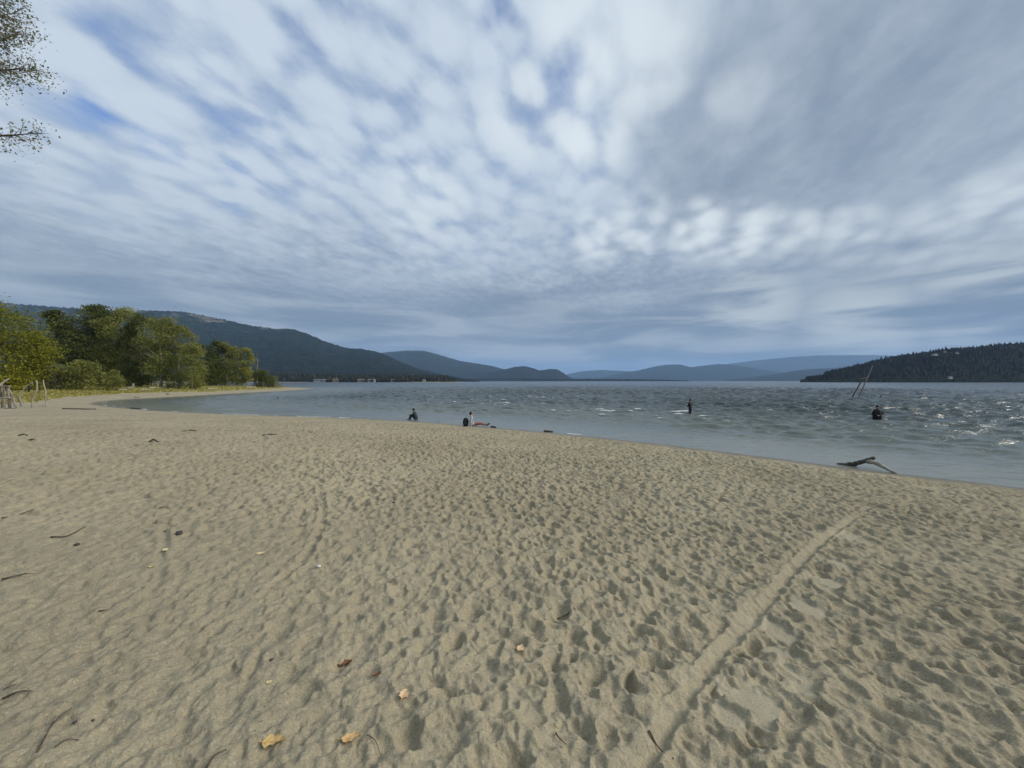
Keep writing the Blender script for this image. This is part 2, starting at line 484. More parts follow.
def ground_full(x, y):
    s = sdist(x, y)
    z = base_z(s) + undul(x, y, s) + sand_detail(x, y) * smooth(.15, 1.6, s) * (1 - smooth(1.60, 1.68, np.abs(np.arctan2(x, y))))
    far = (fbm(x * 1.6, y * 1.6, 3, 71) - .5) * .10 * smooth(1, 5, s) * smooth(26, 34, np.hypot(x, y)) * (1 - smooth(60, 120, np.hypot(x, y)))
    z = z + far
    inland = smooth(25, 160, s) * 1.2 * fbm(x * .02, y * .02, 2, 75)
    return z + inland, s


def ground_z(x, y):
    return ground_full(np.array([x], float), np.array([y], float))[0][0]


# polar sheet: fine near the beach, reaching 24 km
def polar(azs, rads):
    a, r = np.meshgrid(azs, rads); return (r * np.sin(a)).ravel(), (r * np.cos(a)).ravel()


az = np.radians(np.concatenate([np.arange(-96, -60, .2), np.arange(-60, 60.001, .12), np.arange(60.2, 100.01, .2), np.arange(104, 262, 3.5)]))
rads = np.concatenate([np.exp(np.arange(math.log(.4), math.log(.945), .008)), np.exp(np.arange(math.log(.95), math.log(40), .0030)), np.exp(np.arange(math.log(40.4), math.log(260), .015)),
                       np.exp(np.arange(math.log(270), math.log(24000), .12)), [24000]])
x, y = polar(az, rads)
z, s = ground_full(x, y)
ci = np.clip(((x - X0) / ST).astype(int), 0, NX - 1); cj = np.clip(((y - Y0) / ST).astype(int), 0, NY - 1)
crust_light = np.where((x > X0) & (x < X1) & (y > Y0) & (y < Y1), crm[ci, cj], 0)
ing = inside(x + 3.0 * (fbm(x * .25, y * .25, 3, 81) - .5), y + 3.0 * (fbm(x * .25 + 50, y * .25, 3, 82) - .5), grass_poly)
V = np.stack([x, y, z], 1)
Fg = grid_faces(len(rads), len(az), wrap=True)
c0 = len(V); V = np.vstack([V, [[0, 0, float(z[:len(az)].mean())]]])
fan = np.stack([np.full(len(az), c0), np.arange(len(az)), (np.arange(len(az)) + 1) % len(az)], 1)
Fg = np.vstack([Fg, np.concatenate([fan, fan[:, :1]], 1)])[:, ::-1]
Fq = Fg[:-len(az)]
ext = lambda a, v: np.append(a, v)


def sand_material():
    m, t, b = new_mat('trampled_sand')
    p = t.pos(); sh = t.attr('shore'); gr = t.attr('grass')
    big = t.noise(p, .35, 4, .55); mid = t.noise(p, 5, 5, .6); grain = t.noise(p, 170, 3, .7); peb = t.noise(p, 46, 2, .5)
    c = t.mix(t.rng(big, .3, .7), (.268, .232, .152), (.335, .293, .197))
    c = t.mix(t.math('MULTIPLY', t.rng(mid, .45, .75), .4), c, (.255, .215, .145))
    c = t.mix(t.math('MULTIPLY', t.rng(grain, .5, .8), .5), c, (.17, .14, .10))
    c = t.mix(t.math('MULTIPLY', t.rng(grain, .45, .2), .4), c, (.55, .5, .38))
    cr = t.noise(p, 75, 3, .65)
    c = t.mix(t.math('MULTIPLY', t.rng(cr, .50, .68), .55), c, (.19, .16, .11))
    c = t.mix(t.math('MULTIPLY', t.rng(cr, .46, .30), .45), c, (.52, .47, .36))
    c = t.mix(t.math('MULTIPLY', t.rng(peb, .69, .76), .75), c, (.08, .065, .045))      # crumbs of bark and grit
    c = t.mix(t.math('MULTIPLY', t.attr('crust_light'), .55), c, (.44, .40, .29))  # hard sand's paleness, plus the unshaded look of flat ground put into colour
    wetn = t.math('ADD', sh, t.math('MULTIPLY', t.noise(p, 1.1, 3), -.9))
    wet = t.math('MULTIPLY', t.rng(wetn, .55, -.20), .85)
    c = t.mix(wet, c, (.12, .10, .07))
    g1 = t.mix(t.rng(t.noise(p, 1.4, 4, .6), .35, .65), (.20, .19, .05), (.38, .33, .12))
    c = t.mix(gr, c, g1)
    t.put(b.inputs['Base Color'], c)
    t.put(b.inputs['Roughness'], t.rng(wet, 0, .8, .95, .35)); b.inputs['Specular IOR Level'].default_value = .15
    hgt = t.math('ADD', t.math('MULTIPLY', grain, .35), t.math('MULTIPLY', t.noise(p, 60, 4, .6), .65))
    t.put(b.inputs['Normal'], t.bump(hgt, 1.0, .014))
    return m


tri = Fg[-len(az):, 1:]
obj = mesh_np('ground', V, Fq, sand_material(), attrs={'shore': ('POINT', ext(s, 20)), 'crust_light': ('POINT', ext(crust_light, 0)), 'grass': ('POINT', ext(smooth(0, 1, ing * 1.0), 0))})
bm = bmesh.new(); bm.from_mesh(obj.data); bm.verts.ensure_lookup_table()
bm.faces.new([bm.verts[i] for i in range(len(az))][::-1]).normal_update()
bm.verts.remove(bm.verts[c0]) if False else None
bm.to_mesh(obj.data); bm.free()
tag(obj, kind='structure')

# ------------------------------------------------------------------ lake
azw = np.radians(np.concatenate([np.arange(-64, 78.001, .15), np.arange(80, 181, 5.0)]))
rw = np.concatenate([np.exp(np.arange(math.log(7), math.log(190), .0037)), np.exp(np.arange(math.log(191), math.log(420), .008)), np.exp(np.arange(math.log(424), math.log(900), .02)),
                     np.exp(np.arange(math.log(930), math.log(24000), .1)), [24000]])
x, y = polar(azw, rw); rr = np.hypot(x, y)
sw = -sdist(x, y)
wz = np.zeros(x.shape); norm = 0
wrng = np.random.default_rng(5)
for i in range(46):
    lam = .38 * (9 ** (i / 45)); k = 2 * math.pi / lam
    th = R(-100) + wrng.normal(0, .52)                       # waves run towards the beach
    a = lam ** .75 * .0066; phx = wrng.uniform(0, 6.28)
    res = 1 - smooth(.28, .6, .0037 * rr / lam)             # leave out what the sheet cannot carry
    wz += a * res * np.sin(k * (x * math.cos(th) + y * math.sin(th)) + phx)
wz = wz * (.55 + .9 * fbm(x * .06, y * .045, 3, 91))
rms = float(wz[rr < 60].std()); wz = wz + .25 / rms * np.maximum(wz, 0) ** 2
crest = wz / rms
wz = np.where(wz > 0, 4.5 * rms * np.tanh(wz / (4.5 * rms)), wz)
amp = .16 + .95 * smooth(1.5, 11, sw + 2.5 * (fbm(x * .15, y * .15, 2, 93) - .5))
wz = wz * amp * (1 + .9 * smooth(14, 34, sw)) * (1 - smooth(400, 900, rr) * .8)
patchy = fbm(x * .10 + 9, y * .24, 3, 95)
band = smooth(8, 13, sw) * (1 - smooth(30, 60, sw)) * smooth(-14, -2, x + .1 * y) * (1 - .9 * smooth(12, 22, x))
foam = smooth(1.4, 2.6, crest) * smooth(.43, .54, patchy) * band
foam += smooth(2.8, 3.6, crest) * .5 * smooth(10, 16, sw) * (1 - smooth(60, 140, rr)) * smooth(.46, .56, patchy)
lap = (1 - smooth(.04, .22, np.abs(sw - .25))) * smooth(.56, .66, fbm(x * .55, y * .55, 2, 97)) * .8
foam = foam * smooth(.32, .50, fbm(x * .9 + 3, y * .6, 2, 99)) * (1 - smooth(13, 20, x) * (1 - smooth(60, 90, rr)))
foam = np.clip(foam + lap, 0, 1)


def water_material():
    m, t, b = new_mat('lake_water')
    p = t.pos(); dep = t.attr('depth'); fo = t.attr('foam')
    n = t.noise(p, .09, 3, .5)
    dd = t.math('ADD', dep, t.math('MULTIPLY', t.math('SUBTRACT', n, .5), 7))
    c = t.mix(t.rng(dd, 0, 7), (.16, .165, .13), (.098, .115, .100))
    c = t.mix(t.rng(dd, 9, 30), c, (.044, .060, .058))
    c = t.mix(t.rng(dd, 40, 160), c, (.028, .040, .046))
    fn = t.noise(p, 3.2, 6, .75)
    fm = t.math('MULTIPLY', t.rng(t.math('ADD', fo, t.math('MULTIPLY', t.math('SUBTRACT', fn, .5), 1.7)), .34, .75), t.rng(fo, .05, .2))
    c = t.mix(fm, c, (.50, .53, .52))
    t.put(b.inputs['Base Color'], c)
    b.inputs['IOR'].default_value = 1.333
    t.put(b.inputs['Roughness'], t.rng(fm, 0, 1, .20, .8)); b.inputs['Specular IOR Level'].default_value = .5
    mp = t.node('ShaderNodeMapping', {'Vector': p}); mp.inputs['Rotation'].default_value = (0, 0, R(-10)); mp.inputs['Scale'].default_value = (.55, 1, 1)
    b1 = t.noise(mp.outputs[0], 1.5, 5, .6, .3); b2 = t.noise(mp.outputs[0], .33, 4, .55, .4)
    st = t.rng(dep, .5, 14, .25, 1.0)
    h1 = t.math('MULTIPLY', b1, t.math('MULTIPLY', st, .20))
    h2 = t.math('MULTIPLY', b2, t.rng(dep, 20, 150, 0, .75))
    t.put(b.inputs['Normal'], t.bump(t.math('ADD', h1, h2), 1.0, 1.0))
    return m


tag(mesh_np('lake_water', np.stack([x, y, wz], 1), grid_faces(len(rw), len(azw))[:, ::-1], water_material(),
            attrs={'depth': ('POINT', np.clip(sw, 0, 400)), 'foam': ('POINT', foam)}), kind='structure')

# ------------------------------------------------------------------ hills
def hill_material(name, c1, c2, c3, sc_, bare=0.0, zb=(300, 520)):
    m, t, b = new_mat(name); p = t.pos()
    n = t.noise(p, sc_, 6, .62); n2 = t.noise(p, sc_ * .16, 4, .6)
    c = t.mix(t.rng(n, .36, .66), c1, c2)
    sep = t.node('ShaderNodeSeparateXYZ', {0: p})
    hz = t.rng(sep.outputs[2], zb[0], zb[1])
    f = t.math('MULTIPLY', t.math('MULTIPLY', t.rng(n2, .5, .64), t.rng(n, .42, .6)), t.math('MULTIPLY', hz, bare))
    c = t.mix(f, c, c3)
    t.put(b.inputs['Base Color'], c); b.inputs['Roughness'].default_value = .95; b.inputs['Specular IOR Level'].default_value = .05
    return m


def hill(name, prof, db, dr, dk, mat, ncol, nrow, rough, tree, seed, pw=1.0):
    P = np.array(prof, float); pxs = np.linspace(P[0, 0], P[-1, 0], ncol)
    py = np.interp(pxs, P[:, 0], P[:, 1])
    k = max(3, ncol // 90) | 1; py = np.convolve(np.pad(py, k // 2, 'edge'), np.ones(k) / k, 'valid')
    u = (pxs - 512) / F; zr = np.maximum(H + (HOR - py) / F * dr, .5)
    T = np.concatenate([np.linspace(0, 1, nrow), 1 + np.linspace(.06, 1, nrow // 3)])
    t, uu = np.meshgrid(T, u, indexing='ij'); zz = np.broadcast_to(zr, t.shape)
    yy = np.where(t <= 1, db + (dr - db) * np.minimum(t, 1), dr + (dk - dr) * (t - 1))
    xx = uu * yy
    L = dr / 9.0
    g = fbm(xx / L, yy / L * .8, 5, seed) - .5; g2 = 1 - np.abs(2 * fbm(xx / L * 1.7 + 9, yy / L * 1.1, 4, seed + 7) - 1)
    shape = np.where(t <= 1, np.minimum(t, 1) ** pw, np.cos((t - 1) * math.pi / 2) ** .8)
    env = np.clip(4 * t * (1 - t), 0, 1) * (t <= 1)
    z = zz * shape * (1 + env * rough * (1.3 * g - .5 * (1 - g2)))
    z = z + tree * (rng.random(z.shape) - .35) * smooth(.02, .10, t) * np.minimum(1, zz / (tree * 3 + 1e-6)) + tree * .6 * (fbm(xx / (tree * 5 + 1), yy / (tree * 5 + 1), 3, seed + 3) - .5) * smooth(.02, .1, t)
    z = np.where((t == 0) | (t >= 1.999), -3.0, z)
    o = mesh_np(name, np.stack([xx, yy, z], -1).reshape(-1, 3), grid_faces(len(T), ncol)[:, ::-1], mat)
    return tag(o, kind='structure'), (P, db, dr, pw)


hm1 = hill_material('wooded_hill', (.004, .008, .008), (.014, .021, .015), (.13, .125, .10), .022, 1.6, (300, 540))
hm2 = hill_material('distant_wooded_hill', (.006, .010, .010), (.018, .024, .018), (.09, .085, .06), .012, .7, (250, 500))
hm3 = hill_material('headland_ground', (.003, .006, .005), (.009, .014, .009), (.1, .1, .08), .03, 0)
hill('hills', [(-420, 325), (-200, 300), (-60, 300), (0, 303), (40, 306), (100, 310), (180, 311.5), (215, 318), (250, 325.5), (275, 329), (292, 329),
               (310, 335), (330, 343.5), (345, 348), (362, 349.5), (380, 353), (400, 362), (420, 369.5), (440, 374.5), (458, 378), (480, 381)],
     1500, 3300, 5000, hm1, 620, 110, .42, 11, 201, 1.15)
hill('hills', [(330, 366), (370, 354), (390, 352), (408, 350.5), (425, 351), (440, 355), (460, 361), (480, 364), (492, 366), (505, 369.5), (540, 374), (580, 380.8)],
     5000, 7500, 9000, hm2, 240, 60, .25, 8, 221)
hill('hills', [(420, 380), (470, 376), (500, 370.5), (515, 367), (524, 366), (532, 368), (540, 370.5), (550, 369), (557, 369.2), (564, 373.5), (569, 377), (576, 380.8)],
     4700, 5600, 6400, hm2, 200, 40, .2, 7, 231)
hill('hills', [(560, 377), (568, 374), (582, 371.2), (600, 370), (622, 371), (660, 373), (720, 380)], 12500, 14500, 16500, hm2, 120, 30, .2, 8, 241)
hill('hills', [(585, 380.5), (603, 377.5), (620, 373.5), (638, 370.5), (655, 366.5), (667, 364.6), (681, 364.6), (691, 367.2), (705, 365.5), (718, 364), (730, 364.6),
               (758, 368.6), (779, 372), (810, 376), (840, 380.8)], 8800, 10500, 12500, hm2, 240, 50, .25, 9, 251)
hill('hills', [(690, 371), (730, 363.6), (758, 360.2), (791, 357), (820, 355.3), (870, 355), (930, 357), (1000, 352), (1100, 350), (1250, 360)],
     12000, 15000, 18000, hm2, 200, 40, .2, 9, 261)
hill('hills', [(725, 380.5), (739, 378.7), (777, 374), (802, 370), (820, 368.6), (870, 367), (950, 366), (1100, 370)], 5600, 7000, 8200, hm2, 160, 40, .2, 8, 271)
hill('hills', [(420, 379.2), (500, 378.4), (560, 378.8), (600, 379.0), (650, 379.4), (680, 380.2), (690, 381)], 4000, 4150, 4400, hm2, 300, 14, .1, 7, 281)
HB, HR = 820.0, 1090.0             # near shore and ridge of the headland
headprof = [(800, 381), (804, 378.6), (815, 377.6), (822, 377.2), (826, 372.5), (840, 370), (860, 365), (880, 360), (900, 356), (920, 353.5), (940, 350), (970, 348),
            (1000, 345), (1024, 343), (1100, 338), (1250, 334), (1500, 340), (1900, 370)]
hill('hills', headprof, HB, HR, HR * 1.3, hm3, 420, 70, .15, 4, 291, .8)


# ------------------------------------------------------------------ leaves and trees
def leaf_cards(C, size, up=.35, rg=rng, aspect=.7):
    """one small leaf-clump face per centre"""
    n = len(C); a = rg.normal(size=(n, 3)); a /= np.linalg.norm(a, axis=1)[:, None]
    nrm = rg.normal(size=(n, 3)) + np.array([0, 0, up * 2]); nrm /= np.linalg.norm(nrm, axis=1)[:, None]
    a -= nrm * (a * nrm).sum(1)[:, None]; a /= np.linalg.norm(a, axis=1)[:, None] + 1e-9
    b = np.cross(nrm, a); sz = (size * rg.uniform(.55, 1.25, n))[:, None]
    w = sz * aspect * rg.uniform(.7, 1.2, n)[:, None]
    V = np.stack([C - a * sz * .5, C + b * w * .5 + a * sz * .05 + nrm * sz * .08, C + a * sz * .5, C - b * w * .5 - a * sz * .05 + nrm * sz * .08], 1).reshape(-1, 3)
    return V, np.arange(4 * n).reshape(-1, 4)


def tree(name, label, px, toppy, wpx, d, leafmat, barkmat=None, n=4200, group=None, base=.12, cat='tree', nblob=26, leaf=.5, shape=1.0, trunk=True, light=.5):
    x = (px - 512) / F * d; z0 = float(ground_z(x, d)); top = H + (HOR - toppy) / F * d; h = top - z0; W = wpx / F * d
    root = empty(name, (x, d, z0), label, cat, group or 'shrubs on the grass')
    n = int(n * 3.5); leaf *= .61
    rg = np.random.default_rng(int(px * 13 + toppy * 7 + 9000))
    rd = random.Random(int(px * 31 + toppy))
    mb = MB(); lean = rd.uniform(-.03, .03) * h
    tr = max(.06, h * .016)
    if trunk:
        pts = [(lean * k * k + rd.uniform(-.01, .01) * h, rd.uniform(-.01, .01) * h, h * .92 * k - .15) for k in (0, .2, .4, .6, .8, 1)]
        mb.tube(pts, [tr * 1.35, tr, tr * .8, tr * .55, tr * .32, tr * .1], 7)
        for k in range(7):
            q = rd.uniform(.18, .75); a = rd.uniform(0, 6.28); l = W * .42 * (1 - .5 * q); s0 = Vector((lean * q * q, 0, h * .92 * q))
            e = s0 + Vector((math.cos(a) * l, math.sin(a) * l, l * rd.uniform(.5, 1.2)))
            mb.tube([s0, s0.lerp(e, .5) + Vector((0, 0, .05 * l)), e], [tr * .4, tr * .25, tr * .06], 5)
    else:
        for k in range(9):
            a = rd.uniform(0, 6.28); l = W * .4
            mb.tube([(0, 0, -.1), (math.cos(a) * l * .4, math.sin(a) * l * .4, h * .35), (math.cos(a) * l, math.sin(a) * l, h * .8)], [.05, .035, .01], 5)
    mb.build('trunk' if trunk else 'stems', barkmat or M['bark'], root)
    # crown: leaf clumps scattered through uneven lobes
    C = []
    Bc = []
    for k in range(nblob):
        q = base + (1 - base) * (k + rg.random()) / nblob
        qq = (q - base) / (1 - base); prof = max(0, 1 - abs((qq - .42) / .60) ** 2.6) ** .5 * rg.uniform(.8, 1.12)
        rad = W * .5 * prof; a = rg.uniform(0, 6.28); r0 = rad * math.sqrt(rg.uniform(.08, 1)) * .74
        br = W * rg.uniform(.13, .24) * (.6 + .5 * prof)
        Bc.append((lean * q * q + math.cos(a) * r0, math.sin(a) * r0, min(h * q, h - br * .55), br))
    tints = []
    for bx, by, bz, br in Bc:
        m = int(n / nblob); v = rg.normal(size=(m, 3)); v /= np.linalg.norm(v, axis=1)[:, None]
        rr = br * (.35 + .75 * rg.random(m) ** .6)[:, None]
        v = v * rr * np.array([1.0, 1.0, .78])
        v += (vnoise(v[:, 0:1] * 2 + bx, v[:, 2:3] * 2 + bz, 7) - .5) * br * .5
        C.append(v + np.array([bx, by, bz])); tints.append(np.clip(rg.normal(rg.uniform(.2, .8), .2, m), 0, 1))
    C = np.vstack(C); T = np.concatenate(tints); ok = C[:, 2] > h * base * .3 + .1; C = C[ok]; T = T[ok]
    V, Fc = leaf_cards(C, np.full(len(C), leaf), rg=rg)
    mesh_np('crown', V, Fc, leafmat, root, smooth_=False, attrs={'tint': ('FACE', T)})
    return root


G1 = 'broadleaf trees at the left edge of the bay'
tree('broadleaf_tree', 'tall yellow-green broadleaf tree cut by the left edge of the photo', -14, 301, 92, 62, M['leaf_yellow'], n=6500, group=G1, base=.02, nblob=40, leaf=.55)
tree('broadleaf_tree', 'small yellow-green tree beside the tall one at the far left', 30, 331, 34, 68, M['leaf_yellow'], n=2600, group=G1, base=.02, leaf=.5)
tree('broadleaf_tree', 'dark green tree, leftmost of the dense dark clump behind the shrubs', 60, 311, 42, 96, M['leaf_dark'], n=3800, group=G1, base=.03, nblob=30, leaf=.65)
tree('broadleaf_tree', 'tallest dark green tree rising above the ridge behind the round shrub', 91, 305.5, 52, 100, M['leaf_dark'], n=5200, group=G1, base=.03, nblob=34, leaf=.65)
tree('broadleaf_tree', 'dark tree with olive top beside the tallest dark tree', 119, 308, 44, 101, M['leaf_olive'], n=4200, group=G1, base=.05, nblob=30, leaf=.62)
tree('broadleaf_tree', 'dark green tree between the olive topped tree and the pale trunked willows', 141, 315, 40, 98, M['leaf_dark'], n=3800, group=G1, base=.03, nblob=30, leaf=.62)
tree('broadleaf_tree', 'low dark tree in shade behind the grey-green shrub', 52, 339, 46, 104, M['leaf_dark'], n=3000, group=G1, base=.0, leaf=.65)
tree('broadleaf_tree', 'low dark tree in shade behind the small round shrub', 106, 336, 70, 112, M['leaf_dark'], n=4600, group=G1, base=.0, nblob=32, leaf=.7)
tree('broadleaf_tree', 'low dark tree in shade behind the white driftwood logs', 138, 342, 50, 112, M['leaf_dark'], n=3400, group=G1, base=.0, leaf=.7)
tree('willow_tree', 'olive willow with a long pale trunk near the driftwood', 161, 318, 42, 93, M['leaf_olive'], M['bark_pale'], n=3400, group=G1, base=.16, nblob=28, leaf=.52)
tree('willow_tree', 'olive willow with full crown right of the pale trunked one', 179, 325, 40, 95, M['leaf_olive'], M['bark_pale'], n=3600, group=G1, base=.04, nblob=28, leaf=.52)
tree('willow_tree', 'low rounded light green willow at the right end of the big clump', 192, 346, 26, 92, M['leaf_olive'], M['bark_pale'], n=2200, group=G1, base=.0, leaf=.48)
tree('broadleaf_tree', 'dark slim tree, leftmost of the smaller group beyond the grass', 204, 344, 24, 124, M['leaf_dark'], n=2200, group=G1, base=.02, leaf=.62)
tree('broadleaf_tree', 'tallest tree of the smaller group beyond the grass', 216, 341, 24, 130, M['leaf_dark'], M['bark_pale'], n=2400, group=G1, base=.05, leaf=.62)
tree('broadleaf_tree', 'olive tree in the middle of the smaller group beyond the grass', 227, 343, 22, 131, M['leaf_olive'], M['bark_pale'], n=2200, group=G1, base=.05, leaf=.6)
tree('broadleaf_tree', 'dull olive tree just left of the golden autumn tree', 238, 347, 18, 133, M['leaf_olive'], M['bark_pale'], n=1800, group=G1, base=.05, leaf=.6)
tree('autumn_tree', 'golden yellow autumn tree at the right of the group', 247, 348, 15, 134, M['leaf_gold'], M['bark_pale'], n=1500, group=G1, base=.12, leaf=.55)
tree('bare_tree', 'thin nearly bare grey tree right of the golden one', 257, 354, 7, 138, M['leaf_grey'], M['bark_pale'], n=170, group=G1, base=.3, nblob=12, leaf=.4)
tree('broadleaf_tree', 'dark low underwood below the group beside the golden tree', 214, 362, 46, 122, M['leaf_dark'], n=2600, group=G1, base=.0, leaf=.6)
tree('shrub', 'dark rounded bush at the end of the wooded point', 262, 370.5, 22, 126, M['leaf_dark'], n=1700, base=.0, cat='bush', trunk=False, leaf=.5, shape=.7, nblob=18)
tree('shrub', 'small brownish bush right of the dark bush on the point', 273, 376, 13, 130, M['leaf_grey'], n=700, base=.0, cat='bush', trunk=False, leaf=.45, shape=.7, nblob=12)
tree('shrub', 'wide grey-green willow shrub behind the driftwood poles', 46, 366, 46, 70, M['leaf_grey'], n=2600, base=.0, cat='bush', trunk=False, leaf=.42, shape=.6, nblob=24)
tree('shrub', 'large rounded green shrub on the grass, middle of the three', 81, 361, 33, 72, M['leaf_olive'], n=2400, base=.0, cat='bush', trunk=False, leaf=.42, shape=.6, nblob=22)
tree('shrub', 'small round olive shrub left of the white logs', 111, 371, 20, 74, M['leaf_olive'], n=1300, base=.0, cat='bush', trunk=False, leaf=.36, shape=.6, nblob=16)
tree('shrub', 'low dull shrub at the foot of the yellow-green tree', 8, 372, 42, 64, M['leaf_yellow'], n=1700, base=.0, cat='bush', trunk=False, leaf=.42, shape=.6, nblob=18)

# tall dry grass between beach and trees
gp = []
while len(gp) < 15000:
    d_ = rng.uniform(38, 165, 4000); u_ = rng.uniform(-1.5, -.56, 4000); xx = u_ * d_
    ok = inside(xx + 3 * (fbm(xx * .25, d_ * .25, 3, 81) - .5), d_ + 3 * (fbm(xx * .25 + 50, d_ * .25, 3, 82) - .5), grass_poly) & (rng.random(4000) < 60 / d_)
    ok &= sdist(xx, d_) < 34
    gp += list(zip(xx[ok], d_[ok]))
gp = np.array(gp[:15000]); gz = ground_full(gp[:, 0], gp[:, 1])[0]
n = len(gp); a = rng.uniform(0, 6.28, n); hh = rng.uniform(.08, .26, n); ww = rng.uniform(.12, .4, n)
B = np.stack([gp[:, 0], gp[:, 1], gz - .02], 1); side = np.stack([np.cos(a), np.sin(a), 0 * a], 1) * ww[:, None] * .5
lean = np.stack([rng.normal(0, .3, n), rng.normal(0, .3, n), np.ones(n)], 1) * hh[:, None]
V = np.stack([B - side, B + side, B + lean + side * .7, B + lean - side * .7], 1).reshape(-1, 3)
tag(mesh_np('grass', V, np.arange(4 * n).reshape(-1, 4), M['grass'], smooth_=False, attrs={'tint': ('FACE', rng.random(n))}), kind='stuff')


# ------------------------------------------------------------------ far woods (masses)
def cones(P, hts, tint, name, mat, ragged=True):
    V = []; Fc = []; T = []
    n = len(P); k = 5; idx = 0
    ang = np.arange(k) * 2 * math.pi / k
    for i in range(n):
        x, y, z = P[i]; h = hts[i]; a0 = rng.uniform(0, 6.28)
        tiers = ((0.0, .26, .62), (.38, .17, 1.0)) if ragged == 1 else ((0.0, .30, .5), (.3, .34, 1.0))
        for (b0, r, t1) in tiers:
            rr = r * h * rng.uniform(.75, 1.2, k)
            V += [(x + rr[j] * math.cos(ang[j] + a0), y + rr[j] * math.sin(ang[j] + a0), z + h * b0 + rng.uniform(-.05, .05) * h) for j in range(k)]
            V.append((x, y, z + h * t1))
            for j in range(k): Fc.append((idx + j, idx + (j + 1) % k, idx + k)); T.append(tint[i])
            idx += k + 1
    return tag(mesh_np(name, V, Fc, mat, smooth_=False, attrs={'tint': ('FACE', T)}), kind='stuff')


# headland conifers
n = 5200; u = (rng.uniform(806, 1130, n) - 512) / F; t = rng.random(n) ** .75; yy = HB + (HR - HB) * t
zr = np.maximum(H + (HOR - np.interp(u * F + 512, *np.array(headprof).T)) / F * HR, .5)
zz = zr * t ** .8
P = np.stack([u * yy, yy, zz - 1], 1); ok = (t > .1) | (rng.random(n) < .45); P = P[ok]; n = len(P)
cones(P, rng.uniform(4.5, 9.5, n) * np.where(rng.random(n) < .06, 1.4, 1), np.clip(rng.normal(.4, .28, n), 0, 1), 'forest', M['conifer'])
# low wooded shore with the village
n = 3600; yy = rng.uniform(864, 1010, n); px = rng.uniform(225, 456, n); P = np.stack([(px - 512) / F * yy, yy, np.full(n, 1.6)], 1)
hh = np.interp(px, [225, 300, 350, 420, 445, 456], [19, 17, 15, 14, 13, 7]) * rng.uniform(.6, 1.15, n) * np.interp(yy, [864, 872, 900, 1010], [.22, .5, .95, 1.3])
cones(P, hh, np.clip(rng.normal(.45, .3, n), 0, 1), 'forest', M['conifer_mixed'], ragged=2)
# thin wooded spit far out
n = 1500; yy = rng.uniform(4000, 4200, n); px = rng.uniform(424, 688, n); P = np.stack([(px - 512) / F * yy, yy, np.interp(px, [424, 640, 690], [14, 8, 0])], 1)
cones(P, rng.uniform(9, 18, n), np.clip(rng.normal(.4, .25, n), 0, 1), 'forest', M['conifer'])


# ------------------------------------------------------------------ houses on the far shores
def house(label, x, y, z, w, dp, h, wall, roof, rz=0.0, name='house', rh=None):
    r = empty(name, (x, y, z), label, 'house', 'houses on the far shores', rz=rz)
    mb = MB(); mb.box((0, 0, h / 2 - 1), (w, dp, h + 2)); mb.build('wall', wall, r, False)
    rh = rh or dp * .28; o = .5; k = MB()
    vs = [(-w / 2 - o, -dp / 2 - o, h), (w / 2 + o, -dp / 2 - o, h), (w / 2 + o, dp / 2 + o, h), (-w / 2 - o, dp / 2 + o, h), (-w / 2 - o, 0, h + rh), (w / 2 + o, 0, h + rh)]
    k.add(vs, [(0, 1, 5, 4), (2, 3, 4, 5), (1, 2, 5), (3, 0, 4), (3, 2, 1, 0)]); k.build('roof', roof, r, False)
    nw = max(2, int(w / 4))
    for i in range(nw):
        wx = -w / 2 + (i + .5) * w / nw; b = MB(); b.box((wx, -dp / 2 - .02, h * .55), (w / nw * .5, .12, h * .4)); b.build('window', M['glass'], r, False)
    return r


def shore_house(label, px, y, w, h, wall, roof, **k):
    return house(label, (px - 512) / F * y, y, 1.6, w, w * .6, h, wall, roof, **k)


shore_house('long white lakeside building on the far left shore', 321, 874, 26, 3.6, M['house_white'], M['roof_grey'], rh=2.2)
shore_house('beige house right of the long white lakeside building', 336, 874, 13, 4.2, M['house_beige'], M['roof_brown'])
shore_house('white house half hidden by trees, left of the village', 276, 900, 11, 9, M['house_white'], M['roof_brown'])
shore_house('low brown roofed house at the middle of the far left shore', 361, 874, 14, 3.6, M['house_beige'], M['roof_brown'])
shore_house('grey roofed house beside the low brown roofed one', 372, 874, 15, 3.4, M['house_white'], M['roof_grey'])
shore_house('small white cottage near the right of the village shore', 393, 874, 8, 4.2, M['house_white'], M['roof_grey'])
shore_house('small pale cottage, last one before the wooded tip', 424, 862, 6, 4, M['house_white'], M['roof_grey'])


def head_house(label, px, py, w, h, wall, roof, t):
    y = HB + (HR - HB) * t; w *= .5; h *= .42
    z = H + (HOR - py) / F * y
    return house(label, (px - 512) / F * y, y - 6, z, w, w * .5, h, wall, roof, rz=.2)


head_house('long white house high on the wooded headland', 932, 355.2, 24, 5, M['house_white'], M['roof_grey'], .66)
head_house('small pale house just above the long white one on the headland', 942, 352.0, 11, 4, M['house_beige'], M['roof_grey'], .74)
head_house('grey house among trees right of the long white one', 954, 353.5, 15, 6, M['house_beige'], M['roof_grey'], .68)
head_house('white house down at the water below the headland', 947, 378.0, 15, 6, M['house_white'], M['roof_grey'], .03)


# ------------------------------------------------------------------ driftwood, poles
def limb(mb, pts, r0, r1, n=9, wob=.12, seed=1, bumps=5):
    P = catmull(pts, bumps); k = len(P); rd = random.Random(seed)
    mb.tube([tuple(p) for p in P], [(r0 + (r1 - r0) * i / (k - 1)) * (1 + rd.uniform(-.1, .1)) for i in range(k)], n, wob=wob, rnd=rd)


def pix3(px, py, d):                   # a point at depth d seen at a photo pixel
    return Vector(((px - 512) / F * d, d, H + (HOR - py) / F * d))


